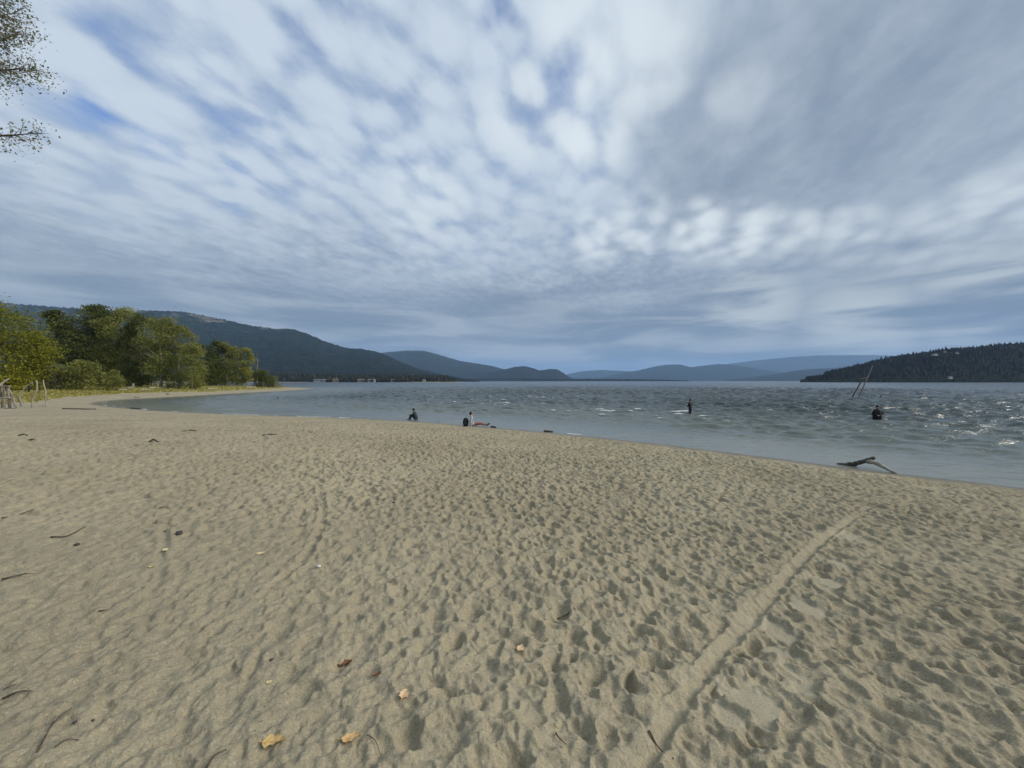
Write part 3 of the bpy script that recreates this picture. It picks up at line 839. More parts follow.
def rel(o, p): return tuple(Vector(p) - o.location)


# forked branch at the water's edge, right
p0 = at(852, 467)
r = empty('driftwood_branch', p0, 'grey forked driftwood branch arched over the sand at the water edge on the right', 'driftwood')
d0 = p0.y; mb = MB()
limb(mb, [rel(r, pix3(838, 465.5, d0 + .35)), rel(r, pix3(846, 465.2, d0 + .2)), rel(r, pix3(856, 463.8, d0)), rel(r, pix3(866, 461, d0 - .15)), rel(r, pix3(871, 459.2, d0 - .2)), rel(r, pix3(875.5, 457.8, d0 - .25))], .085, .05, seed=3)
mb.build('limb', M['drift_dark'], r)
mb = MB(); limb(mb, [rel(r, pix3(868, 461.3, d0 - .17)), rel(r, pix3(876, 463, d0 - .35)), rel(r, pix3(886, 468, d0 - .7)), rel(r, pix3(897, 474, d0 - 1.1))], .085, .035, seed=4)
mb.build('limb', M['drift_pale'], r)

# leaning poles out in the water
d0 = H * F / (398.5 - HOR)
r = empty('leaning_poles', pix3(855, 398.5, d0), 'two dark poles leaning together out of the lake before the headland', 'poles')
mb = MB(); limb(mb, [rel(r, pix3(851, 400, d0)), rel(r, pix3(857, 389, d0 + .2)), rel(r, pix3(862.5, 379, d0 + .4))], .105, .08, seed=5); mb.build('pole', M['drift_dark'], r)
mb = MB(); limb(mb, [rel(r, pix3(857.5, 400, d0 + .3)), rel(r, pix3(863, 388, d0 + .3)), rel(r, pix3(867, 378, d0 + .3)), rel(r, pix3(872.5, 366, d0 + .3))], .115, .06, seed=6); mb.build('pole', M['pole'], r)
mb = MB(); limb(mb, [rel(r, pix3(860.5, 378.6, d0 + .3)), rel(r, pix3(865, 378.2, d0 + .3)), rel(r, pix3(869, 376.8, d0 + .3))], .06, .05, seed=7); mb.build('crosspiece', M['drift'], r)
r = empty('floating_log', pix3(874, 398.7, d0), 'low dark log with an upturned end lying in the water right of the poles', 'log')
mb = MB(); limb(mb, [rel(r, pix3(864, 398.6, d0)), rel(r, pix3(873, 398.5, d0)), rel(r, pix3(879, 398.3, d0)), rel(r, pix3(882, 395.5, d0 + .1))], .06, .10, seed=8); mb.build('log', M['drift_dark'], r)

# driftwood shelter, far left
d0 = at(4, 408).y
r = empty('driftwood_shelter', at(4, 408), 'shelter of grey driftwood logs and planks at the far left edge', 'shelter')
def piece(name, pts, r0, r1, mat, seed, par=None, n=7):
    mb = MB(); limb(mb, [rel(par or r, pix3(*p)) for p in pts], r0, r1, n=n, seed=seed); return mb.build(name, mat, par or r)
piece('post', [(9.5, 408, d0), (9, 397, d0), (7.5, 386, d0 + .1)], .10, .08, M['drift'], 11)
piece('post', [(3, 408, d0 + .5), (3.5, 396, d0 + .5), (1, 384, d0 + .5)], .12, .09, M['drift'], 12)
piece('post', [(-12, 409, d0 - .3), (-13, 396, d0), (-12, 383, d0)], .12, .09, M['drift'], 13)
piece('brace', [(15.5, 408, d0 - .3), (13.5, 400, d0 - .1), (10.5, 392, d0 + .1), (8, 387, d0 + .1)], .07, .05, M['drift'], 14)
piece('rail', [(-16, 399, d0), (-4, 398.2, d0 - .1), (11, 398, d0 - .1)], .06, .06, M['drift_pale'], 15)
piece('rail', [(-16, 389, d0), (-3, 387.2, d0), (10, 386.2, d0)], .08, .07, M['drift'], 16)
piece('rafter', [(-6, 390, d0 - .4), (1, 384, d0), (9, 378.5, d0 + .3)], .075, .055, M['drift_pale'], 17)
mb = MB()
for k in range(5):
    q = [rel(r, pix3(-10 + 3.2 * k + dx, py, d0 + .25 + .05 * k)) for dx, py in ((-1.2, 397.5), (1.2, 397.5), (1.4, 388.5 + .4 * (k % 3)), (-1.0, 388 + .5 * (k % 2)))]
    e = Vector((0, .05, 0)); q2 = [tuple(Vector(v) + e) for v in q]
    mb.add(q + q2, [(0, 1, 2, 3), (7, 6, 5, 4), (0, 4, 5, 1), (1, 5, 6, 2), (2, 6, 7, 3), (3, 7, 4, 0)])
mb.build('plank', M['drift'], r, False)
piece('log', [(-14, 409.5, d0 - .6), (2, 409, d0 - .6), (15, 408.4, d0 - .5)], .09, .07, M['drift'], 18)

r = empty('driftwood_stick', at(22.5, 406.5), 'curved driftwood stick leaning on a short slab beside the shelter', 'driftwood'); d1 = r.location.y
piece('stick', [(19, 397.5, d1), (20, 394, d1), (23, 390, d1 + .1), (27, 386, d1 + .2), (32.5, 382.5, d1 + .3)], .05, .035, M['drift_pale'], 21)
piece('slab', [(22.5, 407, d1 - .1), (20.8, 402, d1), (18.8, 397, d1)], .13, .10, M['drift'], 22)
r = empty('hanging_cloth', pix3(29, 388, d1 + .2), 'small dark rag hanging from the curved driftwood stick', 'rag')
mb = MB(); mb.tube([rel(r, pix3(29, 385, d1 + .22)), rel(r, pix3(29.2, 387.5, d1 + .2)), rel(r, pix3(28.9, 390, d1 + .2)), rel(r, pix3(28.7, 392.3, d1 + .2))], [.03, .085, .075, .03], 7, wob=.25); mb.build('rag', M['cloth_black'], r)
r = empty('driftwood_pole', at(32.5, 407.5), 'crooked white driftwood pole standing upright, left of the straight one', 'pole'); d1 = r.location.y
piece('pole', [(32, 408.5, d1), (32.3, 401, d1), (33.8, 396, d1), (36.6, 390, d1), (37, 384, d1), (36.3, 380.2, d1)], .075, .055, M['drift_pale'], 23)
piece('snag', [(36.4, 380.6, d1), (34, 380.6, d1)], .03, .015, M['drift_pale'], 24)
r = empty('driftwood_pole', at(45.5, 407.3), 'pale driftwood pole standing right of the crooked one', 'pole'); d1 = r.location.y
piece('pole', [(46, 408, d1), (45.6, 399, d1), (45.2, 390, d1), (43.8, 385, d1), (43.2, 380, d1)], .06, .045, M['drift_pale'], 25)
r = empty('driftwood_log', at(40, 406), 'thin pale log lying on the sand between the two standing poles', 'log'); d1 = r.location.y
piece('log', [(33, 405.6, d1), (38, 406, d1), (45, 405.6, d1)], .07, .05, M['drift_pale'], 26)


# logs stranded along the grass and the water's edge
def log(label, pa, pb, r0, mat, root=False, seed=1, name='driftwood_log', cat='log', sag=0.0):
    a = at(*pa); b = at(*pb) if pb[1] > HOR + 2 else a
    if (b - a).length > 12: b = a + (b - a).normalized() * 12
    o = empty(name, (a + b) / 2, label, cat, 'stranded logs around the cove'); mb = MB(); m_ = (a + b) / 2 + Vector((0, 0, sag))
    up = Vector((0, 0, r0 * .6)); limb(mb, [rel(o, a + up), rel(o, m_ + up), rel(o, b + up)], r0, r0 * .7, seed=seed); mb.build('log', mat, o)
    if root:
        rb = MB(); rd = random.Random(seed)
        for k in range(6):
            ang = rd.uniform(-.5, 3.6); e = b + Vector((math.cos(ang) * .5, rd.uniform(-.3, .3), abs(math.sin(ang)) * .95 + .1))
            limb(rb, [rel(o, b + up), rel(o, b.lerp(e, .6) + up), rel(o, e + up)], r0 * .55, .05, n=6, seed=seed + k, bumps=2)
        rb.build('root_wad', mat, o)
    return o


log('long bleached log with an upturned root end on the grass below the willows', (149, 388.6), (168, 388.2), .26, M['drift_pale'], True, 31)
log('short bleached log lying left of the other white logs by the small shrub', (118, 390.6), (126, 390.4), .24, M['drift_pale'], False, 32)
log('greyish stump lying among the white logs below the dark trees', (127, 389.2), (133, 389), .30, M['drift'], True, 33)
log('bleached log at the front of the white log heap', (141, 390.4), (150, 390), .20, M['drift_pale'], False, 34)
log('pale log lying alone on the grass below the smaller tree group', (207, 389.4), (217, 389.4), .22, M['drift_pale'], False, 35)
log('pale log lying near the wooded point beside the dark bush', (246, 387.8), (256, 387.6), .24, M['drift_pale'], False, 36)
log('pale stump at the far end of the grassy point', (274, 386.6), (280, 386.6), .30, M['drift_pale'], False, 37)
log('small dark stump on the strip of sand across the cove', (166, 394.6), (169, 394.6), .14, M['drift_dark'], False, 38)
log('dark log at the water line in the corner of the cove', (131, 408.6), (142, 409.4), .08, M['drift_dark'], False, 39)
log('thin dark stick on the sand at the head of the cove', (134, 397.6), (139, 397.8), .06, M['drift_dark'], False, 40)
log('dark piece of driftwood half in the water right of the reclining person', (544, 432), (553, 432.6), .07, M['drift_dark'], False, 41)
log('thin dark stick on the sand between the two seated people', (437, 422), (442, 422.4), .045, M['drift_dark'], False, 42)
log('dark piece of driftwood at the feet of the person in red trousers', (491, 427.6), (496, 428), .07, M['drift_dark'], False, 43)
log('long grey log lying on the sand near the driftwood poles', (62, 409.2), (96, 409.6), .07, M['drift_dark'], False, 44)
b = pix3(277.5, 399, H * F / (399 - HOR)); b.z = 0
o = empty('floating_stump', b, 'small dark stump poking out of the calm cove water', 'stump'); mb = MB()
limb(mb, [(-.25, 0, -.3), (0, 0, .12), (.12, 0, .3)], .17, .08, seed=45); mb.build('stump', M['drift_dark'], o)


# ------------------------------------------------------------------ people (one skinned body each)
def skin_body(name, joints, edges, mats, pick, parent, hands=()):
    me = bpy.data.meshes.new('skeleton'); names = list(joints)
    me.from_pydata([joints[k][0] for k in names], [(names.index(a), names.index(b)) for a, b in edges], [])
    o = bpy.data.objects.new('skeleton', me); COL.objects.link(o)
    o.modifiers.new('s', 'SKIN'); sv = me.skin_vertices[0].data
    for i, k in enumerate(names):
        rr = joints[k][1]; sv[i].radius = rr if isinstance(rr, tuple) else (rr, rr); sv[i].use_root = (k == 'pelvis')
    sub = o.modifiers.new('u', 'SUBSURF'); sub.levels = 2; sub.render_levels = 2
    dg = bpy.context.evaluated_depsgraph_get(); dg.update()
    m2 = bpy.data.meshes.new_from_object(o.evaluated_get(dg)); bpy.data.objects.remove(o)
    bm = bmesh.new(); bm.from_mesh(m2)
    for wr, dr_, side in hands:                               # palm, four fingers and a thumb, curled
        wr = Vector(wr); d = Vector(dr_).normalized(); sd = Vector(side).normalized(); nn = d.cross(sd)
        mbh = MB(); mbh.tube([wr - d * .02, wr + d * .04, wr + d * .09], [.026, .038, .034], 8)
        for k, l in enumerate((.065, .078, .072, .055)):
            b0 = wr + d * .085 + sd * (.027 - .018 * k); mbh.tube([b0, b0 + d * l * .5, b0 + d * l * .8 + nn * l * .4, b0 + d * l * .75 + nn * l * .7], [.009, .009, .008, .006], 6)
        b0 = wr + d * .03 + sd * .03; mbh.tube([b0, b0 + sd * .03 + d * .02, b0 + sd * .035 + d * .055 + nn * .02], [.012, .011, .008], 6)
        vs = [bm.verts.new(v) for v in mbh.v]
        for f in mbh.f: bm.faces.new([vs[i] for i in f])
    bm.to_mesh(m2); bm.free()
    ob = bpy.data.objects.new(name, m2); COL.objects.link(ob); ob.parent = parent; m2.name = name
    for mt in mats: m2.materials.append(mt)
    for p in m2.polygons: p.use_smooth = True; p.material_index = pick(p.center)
    return ob


BE = [('pelvis', 'waist'), ('waist', 'chest'), ('chest', 'neck'), ('neck', 'jaw'), ('jaw', 'skull'), ('skull', 'crown_')]
for sd in 'LR': BE += [('chest', 'sh' + sd), ('sh' + sd, 'el' + sd), ('el' + sd, 'wr' + sd), ('pelvis', 'hip' + sd), ('hip' + sd, 'kn' + sd), ('kn' + sd, 'an' + sd), ('an' + sd, 'to' + sd)]


def face_and_hair(root, c, fwd, hood=None, hairmat=None):
    """nose, ears and eyes on the head, hair (or a hood) over it"""
    c = Vector(c); f = Vector(fwd).normalized(); s_ = f.cross(Vector((0, 0, 1))).normalized()
    mb = MB(); mb.blob(tuple(c + f * .095 - Vector((0, 0, .02))), (.014, .014, .022), 6, 5, wob=0); mb.build('nose', M['skin'], root)
    for q in (-1, 1):
        mb = MB(); mb.blob(tuple(c + s_ * q * .078), (.014, .014, .03), 6, 5, wob=0); mb.build('ear', M['skin'], root)
        mb = MB(); mb.blob(tuple(c + f * .085 + s_ * q * .032 + Vector((0, 0, .012))), (.010, .010, .008), 6, 5, wob=0); mb.build('eye', M['hair'], root)
    mb = MB(); b = c - f * .022 + Vector((0, 0, .028)); mb.blob(tuple(b), (.098, .098, .112), 12, 8, wob=.03)
    mb.build('hood' if hood else 'hair', hood or M['hair'], root)


def person(label, loc, rz, J, hands, mats, pick, head, fwd, hood=None):
    r = empty('person', loc, label, 'person', 'people at the water', rz=rz); b = skin_body('body', J, BE, mats, pick, r, hands); face_and_hair(r, head, fwd, hood); return r


def standing(hold, wide=1.0):
    J = {'pelvis': ((0, 0, .95), (.15, .12)), 'waist': ((0, 0, 1.10), (.145, .11)), 'chest': ((0, .0, 1.34), (.17, .12)), 'neck': ((0, .01, 1.50), .06),
         'jaw': ((0, .03, 1.56), .065), 'skull': ((0, .03, 1.65), .088), 'crown_': ((0, .02, 1.72), .06)}
    for s, q in (('L', -1), ('R', 1)):
        J['sh' + s] = ((q * .19, 0, 1.41), .07); J['el' + s] = ((q * .27 * wide, .05, 1.14), .05); J['wr' + s] = hold[q]
        J['hip' + s] = ((q * .09, 0, .90), .095); J['kn' + s] = ((q * .10, .03, .48), .062); J['an' + s] = ((q * .10, 0, .08), .045); J['to' + s] = ((q * .11, .16, .03), .04)
    return J


# person wading, knee to thigh deep
d0 = H * F / (413.5 - HOR); J = standing({-1: ((-.12, .30, 1.16), .035), 1: ((.12, .30, 1.18), .035)}, .85)
person('person in dark clothes wading in the lake left of the whitecaps, hands in front', (pix3(690.3, 413, d0).x, d0, -.50), R(35), J,
       [((-.12, .30, 1.16), (.3, 1, .2), (1, 0, 0)), ((.12, .30, 1.18), (-.3, 1, .2), (-1, 0, 0))], [M['cloth_black'], M['skin']],
       lambda c: 1 if c.z > 1.52 or (c.y > .30 and c.z > 1.0) else 0, (0, .03, 1.645), (0, 1, 0))
# hooded person waist deep
d0 = H * F / (420 - HOR); J = standing({-1: ((-.16, .26, 1.06), .035), 1: ((.16, .26, 1.06), .035)}, 1.35)
for k in ('chest', 'waist', 'pelvis'): J[k] = (J[k][0], (J[k][1][0] * 1.25, J[k][1][1] * 1.25))
p = person('hooded person in a dark coat standing waist deep in the lake below the leaning poles', (pix3(877.5, 420, d0).x, d0, -.72), R(170), J,
       [((-.16, .26, 1.06), (.5, 1, -.2), (1, 0, 0)), ((.16, .26, 1.06), (-.5, 1, -.2), (-1, 0, 0))], [M['cloth_black'], M['skin']],
       lambda c: 1 if (c.z > 1.54 and c.y > .02) or (c.y > .27 and .95 < c.z < 1.2) else 0, (0, .03, 1.645), (0, 1, 0), hood=M['cloth_black'])
mb = MB(); mb.tube([(0, .0, .70), (0, 0, .95), (0, 0, 1.2), (0, .01, 1.42), (0, .015, 1.5)], [.27, .255, .25, .22, .10], 14, wob=.03); mb.build('coat', M['cloth_black'], p)

# seated, hunched, knees drawn up, facing left
def seated(knee, foot, hand, lean, q1=.09):
    J = {'pelvis': ((0, 0, .12), (.15, .12)), 'waist': ((0, -.02 + lean * .25, .28), (.145, .11)), 'chest': ((0, lean * .8, .50), (.17, .12)), 'neck': ((0, lean * 1.15, .64), .06),
         'jaw': ((0, lean * 1.35, .70), .065), 'skull': ((0, lean * 1.45, .78), .088), 'crown_': ((0, lean * 1.45, .85), .06)}
    for s, q in (('L', -1), ('R', 1)):
        J['sh' + s] = ((q * .19, lean * .9, .56), .07); J['wr' + s] = ((q * hand[0], hand[1], hand[2]), .034)
        a = Vector(J['sh' + s][0]); b = Vector(J['wr' + s][0]); m_ = (a + b) / 2 + Vector((q * .08, -.06, -.08)); J['el' + s] = (tuple(m_), .048)
        J['hip' + s] = ((q * q1, .03, .11), .095); J['kn' + s] = ((q * (q1 + .02), *knee), .065); J['an' + s] = ((q * q1, *foot), .045); J['to' + s] = ((q * q1, foot[0] + .16, foot[1] + (.02 if knee[1] > .3 else .12)), .038)
    return J


p = at(416.5, 420); J = seated((.40, .46), (.56, .07), (.10, .48, .36), .17)
person('hunched person in dark clothes sitting on the sand with knees drawn up, facing left', p, R(78), J,
       [((-.10, .48, .36), (.4, .7, .3), (1, 0, 0)), ((.10, .48, .36), (-.4, .7, .3), (-1, 0, 0))], [M['cloth_navy'], M['skin'], M['shoe']],
       lambda c: 1 if c.z > .70 else (2 if c.y > .54 and c.z < .16 else (1 if c.y > .48 and .28 < c.z < .44 and abs(c.x) < .16 else 0)), (0, .245, .775), (0, 1, -.3), hood=M['cloth_navy'])
p = at(472.5, 426.4); J = seated((.46, .17), (.90, .07), (.24, -.10, .06), -.06)
q_ = person('person in a pale top and red trousers sitting by the water with legs stretched out', p, R(-80), J,
       [((-.24, -.10, .05), (0, -1, -.2), (1, 0, 0)), ((.24, -.10, .05), (0, -1, -.2), (-1, 0, 0))], [M['cloth_white'], M['skin'], M['cloth_red'], M['shoe']],
       lambda c: 3 if c.y > .86 else (2 if c.y > .10 and c.z < .35 else (1 if c.z > .65 or (c.z < .1 and c.y < -.05) else 0)), (0, -.088, .775), (0, 1, 0))
p2 = p + Vector((-.42, .02, 0)); p2.z = float(ground_z(p2.x, p2.y))
r = empty('backpack', p2, 'dark backpack standing on the sand behind the person in the pale top', 'backpack')
mb = MB(); mb.blob((0, 0, .24), (.19, .13, .27), 12, 9, wob=.05); mb.build('bag', M['cloth_black'], r)
mb = MB(); mb.blob((0, -.13, .17), (.12, .06, .13), 10, 7, wob=.04); mb.build('pocket', M['cloth_navy'], r)
for q in (-1, 1):
    mb = MB(); mb.tube([(q * .08, .12, .45), (q * .09, .20, .32), (q * .09, .13, .08)], [.016, .016, .016], 6); mb.build('strap', M['cloth_navy'], r)


# ------------------------------------------------------------------ fallen leaves, twigs, stones on the sand
def leaf_mat(name, c1, c2):
    m, t, b = new_mat(name); v = t.obj()
    n = t.noise(v, 60, 4, .6); t.put(b.inputs['Base Color'], t.mix(t.rng(n, .35, .65), c1, c2)); b.inputs['Roughness'].default_value = .6
    return m


LM = {'yellow': leaf_mat('pale_yellow_leaf', (.55, .40, .15), (.42, .28, .10)), 'tan': leaf_mat('tan_leaf', (.48, .27, .10), (.60, .42, .18)),
      'peach': leaf_mat('peach_leaf', (.55, .36, .19), (.62, .45, .27)), 'brown': leaf_mat('red_brown_leaf', (.13, .05, .018), (.2, .08, .03)),
      'cream': leaf_mat('cream_leaf', (.62, .55, .33), (.55, .46, .22))}


def fallen_leaf(label, px, py, lpx, ang, mat, seed, curl=.25, stem=.5, wid=.62):
    curl *= .6; p = at(px, py); L = lpx * .86 / F * p.y; rd = random.Random(seed)
    r = empty('fallen_leaf', p + Vector((0, 0, .004)), label, 'leaf', 'fallen leaves on the sand', rz=R(ang))
    nu, nv = 11, 5; vs = []; fs = []
    for i in range(nu):
        t = i / (nu - 1); w = L * wid * .5 * (math.sin(math.pi * min(1, t ** .72)) ** .8 + .0) * (1 + .30 * rd.uniform(-1, 1))
        for j in range(nv):
            q = (j - (nv - 1) / 2) / ((nv - 1) / 2)
            vs.append(((t - .5) * L, q * w, .006 + L * curl * (q * q * (.30 + .25 * t)) + L * curl * .5 * max(0, t - .55) ** 1.2 + .004 * rd.uniform(-1, 1)))
    m0 = len(vs); vs += [(x_, y_, z_ - .0012) for x_, y_, z_ in vs]
    for i in range(nu - 1):
        for j in range(nv - 1):
            a = i * nv + j; fs.append((a, a + nv, a + nv + 1, a + 1)); fs.append((a + m0 + 1, a + nv + 1 + m0, a + nv + m0, a + m0))
    mb = MB(); mb.add(vs, fs); mb.build('blade', LM[mat], r)
    mb = MB(); k = L * stem
    mb.tube([(.38 * L, 0, .010), (0, 0, .008), (-.45 * L, 0, .007), (-.5 * L - k * .5, k * .1, .012), (-.5 * L - k, k * .3, .004)], [.0008, .0014, .0016, .0016, .0014], 5)
    mb.build('stalk', LM['brown' if mat == 'brown' else 'tan'], r)


fallen_leaf('largest pale yellow fallen leaf, long stalk to the left, near the bottom of the photo', 272, 742, 25, 8, 'yellow', 1, .35, .6, .6)
fallen_leaf('tan fallen leaf with a curled rim right of the largest yellow leaf', 350, 737, 21, 12, 'tan', 2, .3, .35, .6)
fallen_leaf('peach coloured upright fallen leaf above the tan one', 404, 694, 13, 80, 'peach', 3, .45, .2, .85)
fallen_leaf('small peach fallen leaf alone among deep footprints right of the others', 521, 649, 11, 60, 'peach', 4, .4, .2, .75)
fallen_leaf('dark red-brown crumpled fallen leaf left of the brown chip', 344, 661, 15, 20, 'brown', 5, .5, .3, .6)
fallen_leaf('small brown curled leaf lying right of the red-brown one', 376, 676, 9, 30, 'brown', 6, .5, .2, .5)
fallen_leaf('cream coloured fallen leaf in the open sand at middle left', 260, 554, 11, 5, 'cream', 7, .3, .2, .6)
fallen_leaf('yellowish cream fallen leaf beside the dark stone', 165, 550, 8, 170, 'cream', 8, .35, .2, .8)
fallen_leaf('narrow whitish fallen leaf just below the yellowish cream one', 149, 568, 8, 5, 'cream', 9, .25, .1, .4)
fallen_leaf('tiny cream leaf left of the red-brown leaf', 268, 684, 6, 40, 'cream', 10, .4, .2, .7)


def twig(label, pts, r0, seed, mat='twig', fork=None):
    r0 *= .62; W_ = [at(*p) for p in pts]; c = sum(W_, Vector()) / len(W_)
    o = empty('twig', c, label, 'twig', 'twigs lying on the sand'); mb = MB(); k = len(W_)
    limb(mb, [rel(o, p + Vector((0, 0, r0 * .9 + (.012 if 0 < i < k - 1 else .004)))) for i, p in enumerate(W_)], r0, r0 * .5, n=7, seed=seed, bumps=4)
    mb.build('stem', M[mat], o)
    if fork:
        a, b = at(*fork[0]), at(*fork[1]); mb = MB(); up = Vector((0, 0, r0 + .006)); limb(mb, [rel(o, a + up), rel(o, (a + b) / 2 + up * 1.6), rel(o, b + up)], r0 * .6, r0 * .3, n=6, seed=seed + 50, bumps=3)
        mb.build('side_shoot', M[mat], o)


twig('straight dark twig at the left edge, uppermost of the twigs', [(0, 518), (14, 514.5), (33, 510.5)], .016, 1)
twig('curved dark twig right of the uppermost straight one', [(49, 539), (66, 536), (84, 528)], .016, 2)
twig('forked brown twig at the left edge below the curved one', [(0, 581), (12, 579), (24, 574.5)], .014, 3, fork=((10, 579.5), (33, 574)))
twig('long pale brown twig at the left edge, lowest pair, lower one', [(0, 698.5), (14, 697), (29, 694)], .010, 4)
twig('short twig just above the long pale brown one at the left edge', [(0, 692), (6, 690), (14, 687)], .007, 5)
twig('long knotty dark twig lying slantwise near the bottom left corner', [(34, 757), (48, 731), (60, 717), (69, 711)], .007, 6, fork=((48, 731), (53, 716)))
twig('thin dark twig right of the long knotty one at the bottom left', [(51, 753), (64, 746), (76, 741)], .006, 7)
twig('dark stick cut by the bottom edge of the photo', [(204, 772), (212, 762), (224, 752)], .010, 8)
twig('dark twig with a bent tip among footprints in the middle', [(558, 611), (566, 609), (576, 607)], .012, 9, fork=((568, 609), (582, 602)))
twig('short dark chip of wood in the lower middle among deep prints', [(556, 731), (560, 736), (567, 739)], .007, 10)
twig('thin curved twig beside the tan leaf', [(366, 734), (374, 740), (380, 750)], .004, 11)
twig('thin dark strip beside the drag mark near the bottom', [(650, 729), (660, 741), (675, 753)], .009, 12)  # thin dark strip laid on the sand
twig('short dark twig left of the dark stone', [(156, 508.5), (162, 507), (169, 507)], .012, 13)
twig('tiny dark twig below the forked brown one', [(97, 613), (101, 612), (106, 611.5)], .010, 14)
twig('dark twig lying on the beach in the middle distance left of centre', [(262, 434.5), (268, 434), (276, 434.8)], .045, 15, 'drift_dark')
twig('dark twig lying below the near end of the cove', [(182, 430.5), (189, 430), (196, 431)], .045, 16, 'drift_dark')
twig('short dark driftwood piece on the open sand below the cove twigs', [(149, 441.5), (153, 441), (158, 441.7)], .05, 17, 'drift_dark')
twig('dark driftwood piece lower right of the shelter', [(18, 435), (23, 434.7), (27, 435.4)], .05, 18, 'drift_dark')
twig('small dark driftwood piece near the one by the shelter', [(27, 439.2), (30, 439), (34, 439.6)], .05, 19, 'drift_dark')
twig('thin dark twig on trampled sand right of centre near the water', [(558, 458), (563, 457.6), (569, 458.2)], .028, 20, 'drift_dark')


def stone(label, px, py, wpx, mat, seed):
    p = at(px, py); w_ = wpx / F * p.y * .5; rd = random.Random(seed)
    mb = MB(); mb.blob((0, 0, 0), (w_, w_ * .75, w_ * .55), 12, 8, wob=.10, rnd=rd); o = mb.build('stone', M[mat], None)
    o.location = p + Vector((0, 0, w_ * .3)); o.rotation_euler = (0, 0, rd.uniform(0, 3)); tag(o, label, 'stone', 'stones on the sand')


stone('largest dark stone on the sand at the left, above the cream leaf', 178, 534, 8, 'stone', 1)
stone('tiny dark stone just left of the largest one', 164, 530.5, 3, 'stone', 2)
stone('small dark stone right of the curved twig', 76, 544, 5, 'stone', 3)
stone('small dark stone above the curved twig', 58, 514, 3.5, 'stone', 4)
stone('small pale stone below the furrow in the middle left', 318, 568, 5, 'stone_pale', 5)
stone('small dark stone on the sand left of centre', 393, 500, 4.5, 'stone', 6)
stone('tiny dark stone in the lower left near the knotty twig', 72, 722, 4, 'stone', 7)
stone('tiny dark stone right of the one near the knotty twig', 90, 718, 3.5, 'stone', 8)
stone('small dark stone above the tiny cream leaf', 270, 661, 4.5, 'stone', 9)


# ------------------------------------------------------------------ the tree whose branch hangs in at the top left
tb = Vector((-14.2, 5.2, float(ground_z(-14.2, 5.2))))
root = empty('cottonwood_tree', tb, 'tree with small dark leaves reaching in at the top left corner', 'tree')
rd = random.Random(3); rg = np.random.default_rng(33)
mb = MB(); tp = [(0, 0, -.2), (.1, .1, 2), (.0, .1, 4.2), (.2, .1, 6.5), (.1, .2, 9), (.2, .1, 12)]
mb.tube(tp, [.34, .27, .23, .18, .12, .03], 12, wob=.05)
mb.build('trunk', M['bark'], root)
centers = []; sizes = []


def spray(tw, base, tip, ntw, lmin, lmax, nleaf, dens=1.0, droop=0.0, lsize=.036):
    """twigs with leaves along the last two thirds of a limb"""
    base = Vector(base); tip = Vector(tip); D = (tip - base)
    for k in range(ntw):
        t = rd.uniform(.45, 1.0) if k else 1.0
        s0 = base + D * t; l = rd.uniform(lmin, lmax) * (1.15 - .4 * t)
        dv = (D.normalized() * rd.uniform(.2, 1.0) + Vector((rd.gauss(0, .5), rd.gauss(0, .6), rd.gauss(.05 - droop, .5)))).normalized()
        e = s0 + dv * l; mid = s0.lerp(e, .5) + Vector((0, 0, .05 * l))
        tw.tube([s0 - tb, mid - tb, e - tb], [.0045, .003, .0012], 4, mi=1)
        for q in range(int(nleaf * dens)):
            f = rd.uniform(.15, 1.05); b = s0.lerp(e, f)
            centers.append(b - tb + Vector((rd.gauss(0, .07), rd.gauss(0, .08), rd.gauss(-.01, .075)))); sizes.append(lsize * rd.uniform(.7, 1.25))


limbs = []
def bigl(pts, r0, r1):
    mb2 = MB(); limb(mb2, [tuple(Vector(p) - tb) for p in pts], r0, r1, n=8, seed=rd.randint(1, 99)); limbs.append(mb2); return mb2


z_ = tb.z
# limb seen at the top left, and the thin bough below it
L_ = bigl([(-14.1, 5.25, z_ + 4.6), (-12, 5.6, 6.4), (-10, 5.9, 7.3), (-8.6, 6, 7.75), (-7.7, 6, 8.05)], .12, .012)
spray(L_, (-9.6, 6, 7.45), (-7.55, 6, 8.1), 80, .25, .6, 24)
L_ = bigl([(-12, 5.6, 6.4), (-10, 5.8, 8.0), (-8.8, 6, 8.6), (-7.8, 6, 8.9)], .07, .012)
spray(L_, (-9.6, 5.9, 8.2), (-7.75, 6, 8.75), 90, .25, .7, 24)
L_ = bigl([(-11, 5.75, 6.8), (-9.4, 6, 7.4), (-8.3, 6.05, 7.55), (-7.5, 6.05, 7.62)], .05, .009)
spray(L_, (-9.4, 5.95, 7.9), (-7.6, 6, 8.42), 60, .2, .5, 22)
spray(L_, (-9.2, 6.05, 7.42), (-7.42, 6.05, 7.6), 55, .2, .45, 22)
L_ = bigl([(-14.1, 5.25, z_ + 3.6), (-12, 5.7, 5.7), (-10, 5.95, 6.35), (-8.6, 6, 6.52), (-7.85, 6, 6.55), (-7.2, 6, 6.60)], .06, .003)
spray(L_, (-8.7, 6, 6.52), (-7.2, 6, 6.58), 34, .15, .36, 10, droop=.15)
